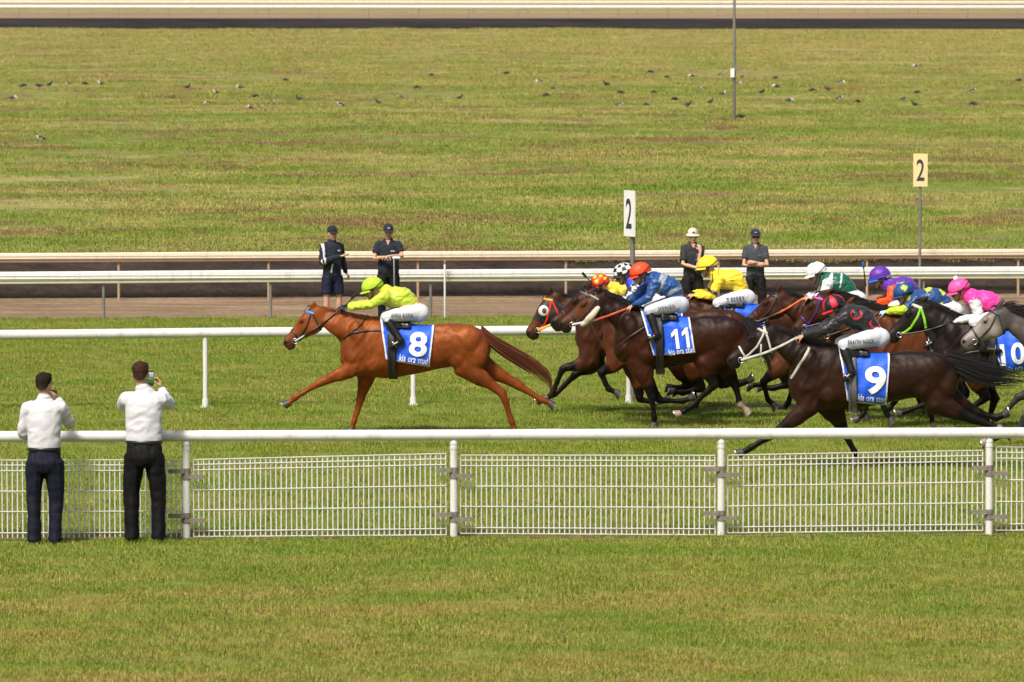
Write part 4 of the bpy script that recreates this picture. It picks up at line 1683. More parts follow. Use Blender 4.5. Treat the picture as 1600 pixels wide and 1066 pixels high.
def head_shape(mb, c, f, up, k=1.0):
    """Skull, jaw, nose, lips, ears, brow; c is the middle of the head, f the way it looks."""
    f, s, u = frame(f, up)
    q = lambda a, b, d: c + f * (a * k) + s * (b * k) + u * (d * k)
    mb.ell(q(-.012, 0, .025), (f * .098 * k, s * .077 * k, u * .098 * k), 20, 14)
    mb.ell(q(.022, 0, -.045), (f * .066 * k, s * .060 * k, u * .078 * k), 18, 12)
    mb.ell(q(.062, 0, -.092), (f * .026 * k, s * .030 * k, u * .024 * k), 12, 8)
    mb.ell(q(.077, 0, .018), (f * .016 * k, s * .052 * k, u * .012 * k), 12, 8)
    mb.tube([q(.082, 0, .012), q(.098, 0, -.015), q(.106, 0, -.030)], [.010 * k, .012 * k, .015 * k], 10)
    mb.ell(q(.084, 0, -.060), (f * .014 * k, s * .024 * k, u * .010 * k), 10, 8)
    for sg in (-1, 1):
        mb.ell(q(-.005, sg * .078, -.012), (f * .018 * k, s * .010 * k, u * .031 * k), 10, 8)
        mb.ell(q(.05, sg * .04, -.025), (f * .03 * k, s * .022 * k, u * .022 * k), 10, 8)
    return q


def hand_shape(mb, w, fd, palm, spread=1, curl=.8, k=1.0):
    """Palm, four fingers and a thumb. w wrist, fd the way the fingers start, palm the way the palm faces."""
    fd = fd.normalized()
    palm = (palm - fd * palm.dot(fd)).normalized()
    sd = fd.cross(palm).normalized() * spread
    mb.tube([w - fd * .02, w + fd * .03, w + fd * .085], [(.024 * k, .020 * k), (.036 * k, .018 * k), (.040 * k, .015 * k)], 12, side=sd)
    for i, (o, ln) in enumerate(((-.030, .072), (-.010, .082), (.011, .077), (.030, .060))):
        b = w + fd * (.088 - .004 * abs(i - 1)) * k + sd * o * k
        pts, dr, pn = [b - fd * .01], fd.copy(), palm.copy()
        cur = b
        for j, sgm in enumerate((.45, .32, .23)):
            a = curl * (.75 + .12 * i) * (1.0 if j else .8)
            dr, pn = (dr * math.cos(a) + pn * math.sin(a)).normalized(), (pn * math.cos(a) - dr * math.sin(a)).normalized()
            cur = cur + dr * ln * sgm * k
            pts.append(cur)
        mb.tube(pts, [.0098 * k, .0092 * k, .0085 * k, .0075 * k], 8, side=sd)
    b = w + fd * .03 - sd * .030 * k
    d1 = (fd * .6 - sd * .6 + palm * .5).normalized()
    d2 = (fd * .8 - sd * .05 + palm * (.4 + .4 * curl)).normalized()
    mb.tube([b, b + d1 * .035 * k, b + d1 * .035 * k + d2 * .032 * k, b + d1 * .035 * k + d2 * .055 * k], [.014 * k, .0115 * k, .010 * k, .008 * k], 8)


def dist_chain(co, pts):
    dm = np.full(len(co), 9.0)
    tm = np.zeros(len(co))
    n = len(pts) - 1
    for i in range(n):
        a, b = np.array(pts[i]), np.array(pts[i + 1])
        ab = b - a
        t = np.clip(((co - a) @ ab) / max(1e-9, ab @ ab), 0, 1)
        d = np.linalg.norm(co - (a + t[:, None] * ab), axis=1)
        w = d < dm
        dm[w], tm[w] = d[w], (i + t[w]) / n
    return dm, tm


def make_jockey(S, J):
    lane, s = S['lane'], S['lane'].s
    p = lambda q, dy=0.0: lane.p(q[0], q[1], dy * s)          # dy in metres here
    hip, kn, an, toe = J['hip'], J['knee'], J['ankle'], J['toe']
    sh, hc = J['shoulder'], J['helmet']
    hands, elb = J['hand'], J['elbow']
    top = p(hip)
    root = thing('person', Vector((top.x, lane.Y, top.z)), J['label'], 'jockey', 'jockeys riding in the race')
    Hc = p(hc)
    f = Vector((-math.cos(J.get('pitch', .28)), -.12, -math.sin(J.get('pitch', .28))))
    fz, sx, uz = frame(f)
    head_c = Hc - uz * .055 + fz * .006
    neck_b = p(J.get('neck', (sh[0] - 4, sh[1] - 9)))
    hip3, mid3 = p(hip), p((J['back'][0], J['back'][1] + 3))
    shm = p((sh[0] + 3, sh[1] + 1))
    # --- body
    mb = MB()
    q = head_shape(mb, head_c, f, Z)
    mb.tube([head_c - uz * .06 - fz * .02, neck_b.lerp(head_c, .3), neck_b, shm], [.05, .052, .058, .07], 14)
    mb.tube([shm, mid3, hip3], [(.14, .085), (.13, .10), (.13, .09)], 16)
    arms = []
    for sg, key in ((-1, 0), (1, 1)):
        S3 = p(sh, sg * .165)
        e = elb if sg < 0 else J.get('elbow2', (elb[0] - 3, elb[1] + 1))
        h = hands if sg < 0 else J.get('hand2', (hands[0] - 3, hands[1] - 1))
        E3 = p(e, sg * .21)
        W3 = p(h, sg * .085)
        fd = (W3 - E3).normalized()
        Wr = W3 - fd * .06
        mb.tube([S3, S3.lerp(E3, .5), E3, E3.lerp(Wr, .4), Wr], [.05, .043, .036, .036, .024], 12)
        hand_shape(mb, Wr, fd, Vector((0, -sg * .55, -1)) if J.get('palm', 1) else Z, 1 if sg > 0 else -1, 1.05)
        arms.append((S3, E3, Wr, W3))
    legs = []
    for sg in (-1, 1):
        H3, K3, A3, T3 = p(hip, sg * .11), p(kn, sg * .262), p(an, sg * .325), p(toe, sg * .34)
        mb.tube([H3, H3.lerp(K3, .5), K3], [.085, .072, .05], 12)
        mb.tube([K3, K3.lerp(A3, .4), A3], [.045, .048, .03], 12)
        mb.tube([A3, A3.lerp(T3, .4) , A3.lerp(T3, .75)], [.024, .022, .018], 10)
        legs.append((H3, K3, A3, T3))
    me = remesh(mb, .0085, 2)
    co = coords(me)
    col = np.tile(np.array(J.get('skin', SKIN)), (len(co), 1))
    lip = np.array(q(.094, 0, -.062))
    w = (np.linalg.norm((co - lip) * np.array((1, .6, 2)), axis=1) < .022)
    col[w] = (.33, .13, .10)
    if 'glove' in J:
        for (S3, E3, Wr, W3) in arms:
            d_ = (W3 - Wr).normalized()
            w = ((co - np.array(Wr)) @ np.array(d_) > -.035) & (np.linalg.norm(co - np.array(W3), axis=1) < .15)
            col[w] = J['glove']
    obj('body', paint(me, col), M['skin'], root)
    for sg in (-1, 1):
        m2 = MB()
        m2.ell(q(.080, sg * .034, .0), (.012, .012, .010), 10, 8)
        obj('eye', m2, M['eye'], root)
    # --- silks
    mb = MB()
    nk = neck_b.lerp(shm, .25)
    waist = hip3.lerp(mid3, J.get('waist_t', .30))
    up_b = Vector((0, 0, 1))
    mb.tube([neck_b.lerp(head_c, .10), nk, shm.lerp(mid3, .12), mid3.lerp(shm, .45), mid3, waist], [(.070, .072), (.122, .108), (.185, .140), (.195, .146), (.182, .142), (.152, .105)], 22, sub=3)
    for (S3, E3, Wr, W3) in arms:
        end = Wr.lerp(E3, .10)
        mb.tube([S3.lerp(shm, .35), S3, S3.lerp(E3, .5), E3, E3.lerp(end, .4), E3.lerp(end, .85), end], [.085, .078, .067, .058, .054, .046, .036], 16, sub=2)
    me = remesh(mb, .0095, 5)
    # loose cloth: shallow folds pulled along the arms and across the back
    co = coords(me)
    nrm = np.empty(len(co) * 3)
    me.vertices.foreach_get('normal', nrm)
    nrm = nrm.reshape(-1, 3)
    sd = J['hip'][0]
    dsp = np.array([(1 - 2.2 * abs(noise.noise(Vector((c[0] * 9 + c[2] * 5 + sd, c[1] * 5, c[2] * 13 - c[0] * 4))))) * .010 + (1 - 2.2 * abs(noise.noise(Vector((c[0] * 17 - c[2] * 14, c[1] * 8 + sd, c[2] * 22 + c[0] * 10))))) * .005 - .004 for c in co])
    co = co + nrm * dsp[:, None]
    me.vertices.foreach_set('co', co.ravel())
    me.update()
    dn, tn = dist_chain(co, [arms[0][0].lerp(arms[0][1], .12), arms[0][1], arms[0][2]])
    df, tf = dist_chain(co, [arms[1][0].lerp(arms[1][1], .12), arms[1][1], arms[1][2]])
    dt, tt = dist_chain(co, [nk, shm, mid3, waist])
    arm = (np.minimum(dn, df) < .082) & (np.minimum(dn, df) < dt * .95)
    ta = np.where(dn < df, tn, tf)
    px = np.stack([800 + co[:, 0] * FPX / lane.Y, 0 * co[:, 0]], 1)
    pyv = np.array([0.0] * len(co))
    a0 = np.array(p((0, 0)))
    ax = np.array(p((1000, 0))) - a0
    az = np.array(p((0, 1000))) - a0
    xs = (co[:, 0] - a0[0]) / ax[0] * 1000
    ys = (co[:, 2] - a0[2]) / az[2] * 1000
    col = J['silks'](co, arm, ta, tt, xs, ys)
    obj('silks', paint(me, col), M['silk'], root)
    # --- breeches
    mb = MB()
    bt = p((hip[0] + 6, hip[1] + 1))
    mb.tube([waist.lerp(mid3, .10), hip3.lerp(waist, .3), bt], [(.150, .098), (.170, .118), (.165, .100)], 20, sub=2)
    for (H3, K3, A3, T3) in legs:
        mb.ell(H3 + Vector((.035, 0, -.015)), (.122, .09, .115), 16, 10)
        mb.tube([H3, H3.lerp(K3, .35), H3.lerp(K3, .7), K3], [(.102, .116), (.094, .106), (.080, .090), (.067, .070)], 16)
        mb.tube([K3 + Vector((-.004, 0, 0)), K3.lerp(A3, .18)], [.060, .054], 14)
    me = remesh(mb, .010, 6)
    co = coords(me)
    nrm = np.empty(len(co) * 3)
    me.vertices.foreach_get('normal', nrm)
    nrm = nrm.reshape(-1, 3)
    dsp = np.array([noise.noise(Vector((c[0] * 12 + sd, c[1] * 7, c[2] * 12))) * .006 for c in co])
    co = co + nrm * dsp[:, None]
    me.vertices.foreach_set('co', co.ravel())
    me.update()
    brv = [Vector(c) for c in co]
    brf = [tuple(pp.vertices) for pp in me.polygons]
    bre = obj('breeches', paint(me, np.array(J.get('breech_c', (.58, .59, .63)))), M['cotton'], root)
    if 'name' in J:
        tb = BVHTree.FromPolygons(brv, brf)
        txt, ctr, hpx, wpx, rot = J['name']
        tm = text_mesh(txt, 1, .006)
        tc = coords(tm)
        mn, mx = tc.min(0), tc.max(0)
        cr, sr = math.cos(rot), math.sin(rot)
        for v in tm.vertices:
            x, y = (v.co.x - (mn[0] + mx[0]) / 2) * wpx / (mx[0] - mn[0]), -(v.co.y - (mn[1] + mx[1]) / 2) * hpx / (mx[1] - mn[1])
            h = tb.ray_cast(p((ctr[0] + x * cr - y * sr, ctr[1] + x * sr + y * cr)) + Vector((0, -1.5, 0)), Vector((0, 1, 0)))
            v.co = (h[0] + Vector((0, -.013, 0))) if h[0] is not None else p(ctr) + Vector((0, -.3, 0))
        obj('lettering', tm, M['dark_print'], bre)
    # --- boots
    for (H3, K3, A3, T3) in legs:
        mb = MB()
        heel = A3 + (A3 - T3).normalized() * .035 + Vector((0, 0, -.035))
        mb.tube([K3.lerp(A3, .06), K3.lerp(A3, .35), K3.lerp(A3, .75), A3 + (A3 - K3).normalized() * .01], [(.052, .060), (.054, .064), (.046, .050), (.047, .050)], 16)
        mb.tube([heel, A3.lerp(T3, .35) + Vector((0, 0, -.02)), T3.lerp(A3, .2), T3], [(.038, .042), (.044, .044), (.045, .036), (.036, .026)], 14)
        obj('boot', remesh(mb, .009, 3), M['boot'], root)
        # stirrup iron round the ball of the foot, hung on its leather
        c = T3.lerp(A3, .38)
        mb = MB()
        dd = (T3 - A3).normalized()
        pn = Vector((0, 1, 0))
        u2 = dd.cross(pn).normalized()
        ring = [c + pn * .058 * math.cos(a) + u2 * .066 * math.sin(a) for a in [i * math.pi / 8 for i in range(17)]]
        mb.tube(ring, [.0048] * 17, 6, side=dd, round_=False)
        obj('stirrup', mb, M['metal'], root)
    # --- helmet with silk cover
    mb = MB()
    n = 54
    rows = 28
    hr = J.get('hr', 1.0)
    RU = (fz * .150 * hr, sx * .120 * hr, uz * .132 * hr)
    hc3 = Hc - uz * .012 - fz * .012
    secs = []
    for j in range(rows):
        a = -.20 + (math.pi / 2 + .18) * j / (rows - 1)
        secs.append((hc3 + RU[2] * math.sin(a), RU[0] * math.cos(a), RU[1] * math.cos(a)))
    mb.loft(secs, n)
    hm = mb.mesh('helmet')
    co = coords(hm)
    lf = (co - np.array(hc3))
    fx, sy, uu = lf @ np.array(fz), lf @ np.array(sx), lf @ np.array(uz)
    az_ = np.arctan2(sy, fx)
    el = np.arctan2(uu, np.hypot(fx, sy))
    hel = obj('helmet', paint(hm, J['cap'](az_, el)), M['helmet'], root)
    sub = hel.modifiers.new('s', 'SUBSURF')
    sub.levels = sub.render_levels = 1
    mb = MB()
    pk = []
    for i in range(9):
        a = math.radians(-68 + 17 * i)
        pk.append(a)
    b = len(mb.v)
    for lay in (0, -.007):
        for a in pk:
            r0 = hc3 + RU[0] * math.cos(a) * .97 + RU[1] * math.sin(a) * .97 - uz * (.022 - lay)
            r1 = hc3 + RU[0] * math.cos(a) * (1 + .30 * max(0, math.cos(a)) ** .7) + RU[1] * math.sin(a) * 1.02 - uz * (.045 - lay)
            mb.v += [r0, r1]
    m = len(pk)
    for i in range(m - 1):
        k0 = i * 2
        mb.f += [(k0, k0 + 1, k0 + 3, k0 + 2), (2 * m + k0 + 2, 2 * m + k0 + 3, 2 * m + k0 + 1, 2 * m + k0), (k0 + 1, 2 * m + k0 + 1, 2 * m + k0 + 3, k0 + 3)]
    pm = mb.mesh('peak')
    obj('peak', paint(pm, np.array(J['peak'])), M['helmet'], hel)
    if 'band' in J:                                        # elastic round the cap
        mb = MB()
        for (tilt, wd) in J.get('band_t', ((.0, .008), (.55, .007))):
            ring = []
            for i in range(41):
                a = 2 * math.pi * i / 40
                v = RU[0] * math.cos(a) + RU[1] * math.sin(a)
                v = v + RU[2] * (-.12 + tilt * math.cos(a + math.pi))
                dv = v / math.sqrt((v.dot(fz) / RU[0].length) ** 2 + (v.dot(sx) / RU[1].length) ** 2 + (v.dot(uz) / RU[2].length) ** 2)
                ring.append(hc3 + dv * 1.012)
            mb.tube(ring, [(.004, wd)] * 41, 6, side=uz, round_=False)
        obj('elastic', paint(mb.mesh('elastic'), np.array(J['band'])), M['strap'], hel)
    if 'pom' in J:
        mb = MB()
        r = random.Random(3)
        pc = hc3 + RU[2] * 1.06 + fz * .01
        for i in range(26):
            v = Vector((r.gauss(0, 1), r.gauss(0, 1), r.gauss(0, 1))).normalized()
            mb.ell(pc + v * .022, (.014, .014, .014), 8, 6)
        obj('pompom', paint(remesh(mb, .006, 1), np.array(J['pom'])), M['cotton'], hel)
    # --- goggles and chin strap
    mb = MB()
    for sg in (-1, 1):
        mb.ell(q(.074, sg * .030, .002), (fz * .024, sx * .034, uz * .027), 14, 8)
    mb.ell(q(.080, 0, .004), (fz * .016, sx * .03, uz * .014), 10, 6)
    gog = obj('goggles', remesh(mb, .006, 2), M['lens'], root)
    mb = MB()
    for sg in (-1, 1):
        mb.tube([q(.066, sg * .056, .002), q(.03, sg * .082, .008), q(-.05, sg * .088, .02), q(-.10, sg * .05, .03)], [(.003, .009)] * 4, 6, side=sx, sub=3)
    obj('goggle_band', paint(mb.mesh('goggle_band'), np.array((.02, .02, .022))), M['strap'], gog)
    mb = MB()
    for sg in (-1, 1):
        mb.tube([q(-.02, sg * .086, .02), q(.01, sg * .082, -.04), q(.045, sg * .055, -.10), q(.05, 0, -.122)], [(.003, .008)] * 4, 6, side=sx, sub=3)
    obj('chin_strap', paint(mb.mesh('chin_strap'), np.array((.02, .02, .022))), M['strap'], hel)
    reins(S, [arms[0][3] + (arms[0][3] - arms[0][2]) * .6, arms[1][3] + (arms[1][3] - arms[1][2]) * .6])
    if 'whip' in J:
        wp, tipc, wlab = J['whip']
        mb = MB()
        a, b2 = p(wp[0], J.get('whip_dy', -.10)), p(wp[1], J.get('whip_dy', -.10) - .05)
        mid = a.lerp(b2, .5)
        t2 = thing('whip', a, wlab, 'whip', 'whips carried by the jockeys')
        mb.tube([a, mid, b2], [.011, .0085, .006], 8)
        obj('shaft', mb, M['leather'], t2)
        mb = MB()
        d3 = (b2 - a).normalized()
        mb.tube([b2 - d3 * .02, b2 + d3 * .06], [(.005, .016), (.004, .020)], 8)
        obj('flap', paint(mb.mesh('flap'), np.array(tipc)), M['strap'], t2)
    return root


def mixc(n, c):
    return np.tile(np.array(c, float), (n, 1))


def silks_plain(body, sleeve=None, extra=None):
    def f(co, arm, ta, tt, xs, ys):
        c = mixc(len(co), body)
        if sleeve is not None:
            c[arm] = sleeve
        if extra is not None:
            extra(c, co, arm, ta, tt, xs, ys)
        return c
    return f


def cap_plain(c0, extra=None):
    def f(az, el):
        c = mixc(len(az), c0)
        if extra is not None:
            extra(c, az, el)
        return c
    return f


def sil_lime(c, co, arm, ta, tt, xs, ys):
    w = np.array([noise.noise(Vector((q[0] * 9, q[1] * 5, q[2] * 9))) for q in co])
    c[(~arm) & (w > .18)] = L('d6c348')


def sil_red_arm(c, co, arm, ta, tt, xs, ys):
    c[arm & (ta > .12) & (ta < .5)] = L('d21f2c')


def sil_check(c, co, arm, ta, tt, xs, ys):
    k = (np.floor(co[:, 0] * 14) + np.floor(co[:, 1] * 14) + np.floor(co[:, 2] * 14)) % 2
    c[k < .5] = (.02, .02, .025)
    c[(~arm) & (tt < .45)] = L('2748c8')


def sil_hoops(c, co, arm, ta, tt, xs, ys):
    g = L('8d93a0')
    c[(~arm) & (((tt > .30) & (tt < .47)) | ((tt > .68) & (tt < .80)) | (tt > .93))] = g
    c[arm & (ta > .86)] = L('1b3f7c')
    c[(~arm) & (tt < .16)] = L('1b3f7c')


def sil_armband(c, co, arm, ta, tt, xs, ys):
    c[arm & (ta > .36) & (ta < .47)] = (.03, .025, .02)
    w = (~arm) & (np.abs(np.sin(xs * .33)) < .25) & (tt < .12)
    c[w] = (.03, .025, .02)


def sil_green(c, co, arm, ta, tt, xs, ys):
    c[arm] = (.72, .72, .72)
    c[(~arm) & (tt > .12) & (tt < .38)] = (.70, .71, .71)
    c[(~arm) & (np.abs(tt - .60) < .02) & (co[:, 2] > co[:, 2].mean())] = (.70, .71, .71)


def sil_purple(c, co, arm, ta, tt, xs, ys):
    w = np.array([noise.noise(Vector((q[0] * 8 + 3, q[1] * 6, q[2] * 8))) for q in co])
    c[(~arm) & (w > .30) & (tt > .35)] = L('f0501a')


def sil_navy(c, co, arm, ta, tt, xs, ys):
    u, v = (xs - 1411) / 13.0, (ys - 452) / 13.0
    d_ = np.abs((u + .2 * v) % 2 - 1) + np.abs((v - .2 * u) % 2 - 1)
    c[(~arm) & (d_ < .62)] = L('b7c93a')
    c[arm & (ta > .42)] = L('b5d42c')


def sil_black(c, co, arm, ta, tt, xs, ys):
    red = L('cf2338')
    for (cx, cy, ra, a0) in ((1369, 502, 8.5, 0), (1338, 488, 8, 1), (1334, 519, 8.5, 0)):
        d_ = np.hypot(xs - cx, (ys - cy) * 1.15)
        an = np.arctan2(ys - cy, xs - cx)
        c[(~arm) & (np.abs(d_ - ra) < 1.35) & (np.abs(an + 1.8 - a0 * .4) > .75)] = red


def cap_spots(c, az, el):
    for i in range(5):
        for e0 in (.35, .95):
            d_ = np.hypot((((az - i * 1.256 - e0 * .6) + np.pi) % (2 * np.pi) - np.pi) * np.cos(el), el - e0)
            c[d_ < .24] = L('f2c02c')


def cap_check(c, az, el):
    k = (np.floor(az / (np.pi / 5)) + np.floor((el + .2) / .45)) % 2
    c[k < .5] = (.015, .015, .018)


def cap_quarters(c, az, el):
    c[np.floor((az + .35) / (np.pi / 4)) % 2 < .5] = L('d8213f')


def cap_star(c, az, el):
    k = np.abs(((az + .5) / (np.pi / 3)) % 2 - 1) * .95 + np.abs(el - .55) * .9
    c[(k < .42) | (el > 1.25)] = L('b7c93a')


JS = [
 ('8', dict(label='jockey in lime green silk and cap riding the leading chestnut horse', helmet=(580.5, 447), shoulder=(603, 462), elbow=(579, 475), hand=(538, 480.5), back=(631, 464), hip=(652, 487), knee=(603, 494), ankle=(626, 529), toe=(612, 540),
            silks=silks_plain(L('b2c838'), None, sil_lime), cap=cap_plain(L('a8c92e')), peak=L('a8c92e'), band=(.02, .025, .01), band_t=((.05, .006), (.5, .006)), glove=(.02, .02, .02), name=('ANNA ROPER', (629, 491.5), 7, 35, .03),
            whip=((( 536, 482), (551, 465)), (.01, .01, .01), 'short black whip held in the gloves of the lime green jockey'))),
 ('11', dict(label='jockey in orange red cap and blue silk with grey hoops, riding number 11', helmet=(999, 424), shoulder=(1024, 440), elbow=(1013, 464), hand=(983, 480), back=(1049, 448), hip=(1059, 474), knee=(1013, 484), ankle=(1025, 520), toe=(1011, 528),
            silks=silks_plain(L('1f4a86'), L('1f4a86'), sil_hoops), cap=cap_plain(L('ee4a20')), peak=L('e8401c'), band=(.03, .01, .01), elbow2=(997, 462), hand2=(978, 476), neck=(1013, 434), breech_c=(.47, .49, .55), name=('JONES', (1040, 480), 7.5, 27, -.16))),
 ('C', dict(label='jockey in a black and white checked cap, just behind the orange red cap', helmet=(973, 424.5), shoulder=(994, 446), elbow=(984, 464), hand=(958, 474), back=(1022, 446), hip=(1046, 468), knee=(1000, 478), ankle=(1014, 510), toe=(1000, 520),
            silks=silks_plain((.70, .70, .72), None, sil_check), cap=cap_plain((.72, .72, .72), cap_check), peak=(.03, .03, .03), band=(.02, .02, .02), neck=(984, 438), glove=(.45, .62, .68))),
 ('B', dict(label='crouching jockey in yellow silk with red armband and yellow-spotted red cap', helmet=(936, 441), shoulder=(960, 456), elbow=(950, 468), hand=(922, 474), back=(986, 450), hip=(1010, 468), knee=(966, 476), ankle=(978, 508), toe=(966, 518),
            silks=silks_plain(L('d8b732'), None, sil_red_arm), cap=cap_plain(L('e8321c'), cap_spots), peak=L('e8321c'), band=(.02, .02, .02), hr=.95,
            whip=(((938, 456), (914, 430)), (.01, .01, .01), 'black whip sticking up in front of the red and yellow cap'), whip_dy=-.2)),
 ('F', dict(label='jockey all in yellow with a yellow cap and a dark armband', helmet=(1105, 412.5), shoulder=(1124, 435), elbow=(1112, 461), hand=(1079, 461), back=(1148, 434), hip=(1163, 463), knee=(1119, 472), ankle=(1134, 504), toe=(1120, 512),
            silks=silks_plain(L('eed030'), None, sil_armband), cap=cap_plain(L('f2d624')), peak=L('f2d624'), band=L('1c3c6a'), neck=(1115, 428), pitch=.15, elbow2=(1108, 458), name=('T BERRY', (1148, 466), 7, 29, -.12))),
 ('G', dict(label='jockey in a white cap with a green pompom and a white and dark green silk', helmet=(1274, 423), shoulder=(1293, 440), elbow=(1286, 460), hand=(1259, 465), back=(1316, 441), hip=(1336, 466), knee=(1290, 474), ankle=(1304, 508), toe=(1292, 516),
            silks=silks_plain(L('0f5a44'), (.72, .72, .72), sil_green), cap=cap_plain((.75, .75, .75)), peak=(.72, .72, .70), band=(.03, .03, .05), band_t=((.55, .006),), pom=L('0f5a44'), neck=(1285, 434),
            whip=(((1352, 446), (1348, 416)), L('2a5fb0'), 'thin black whip standing upright between the green and the purple silks'), whip_dy=-.1)),
 ('H1', dict(label='jockey in a purple cap and purple silk with orange sleeves', helmet=(1373, 430), shoulder=(1394, 450), elbow=(1388, 468), hand=(1366, 474), back=(1416, 446), hip=(1437, 470), knee=(1392, 478), ankle=(1406, 514), toe=(1394, 522),
            silks=silks_plain(L('5a2a96'), L('f0561a'), sil_purple), cap=cap_plain(L('5e2c9c')), peak=L('2c5fd0'), band=L('2c6fe0'), band_t=((.0, .008),), neck=(1383, 442), glove=(.02, .02, .02))),
 ('H2', dict(label='jockey in navy silk with lime diamonds, lime sleeves and pale blue gloves', helmet=(1411, 455), shoulder=(1430, 468), elbow=(1411, 483), hand=(1378, 487.5), back=(1462, 463), hip=(1487, 484), knee=(1440, 496), ankle=(1456, 530), toe=(1442, 540),
            silks=silks_plain(L('1f4378'), None, sil_navy), cap=cap_plain(L('1f4a80'), cap_star), peak=L('1f3f70'), band=(.02, .03, .05), neck=(1421, 462), glove=(.36, .52, .70))),
 ('10', dict(label='jockey in pink silk with white sleeves and a pink cap with white pompom', helmet=(1497, 449.5), shoulder=(1520, 468), elbow=(1527, 493), hand=(1484, 504), back=(1547, 470), hip=(1570, 493), knee=(1518, 502), ankle=(1534, 540), toe=(1560, 546),
            silks=silks_plain(L('ee3f9c'), (.74, .74, .76)), cap=cap_plain(L('f0509c')), peak=L('f0509c'), band=(.04, .02, .03), band_t=((.1, .006), (.6, .006)), pom=(.75, .74, .74), neck=(1510, 460), elbow2=(1517, 492))),
 ('9', dict(label='jockey in black silk with red rings and a red and black quartered cap', helmet=(1301, 476), shoulder=(1322, 492), elbow=(1284, 516), hand=(1249, 526), back=(1349, 496), hip=(1370, 525), knee=(1315, 537), ankle=(1328, 578), toe=(1317, 591),
            silks=silks_plain((.016, .015, .018), None, sil_black), cap=cap_plain((.015, .014, .016), cap_quarters), peak=L('c81f3a'), band=(.015, .015, .015), neck=(1313, 484), hr=.95, breech_c=(.51, .54, .60), name=('BRAITH NOCK', (1343, 532), 7, 42, -.03), pitch=.42)),
]
for kx, J in JS:
    make_jockey(H[kx], J)

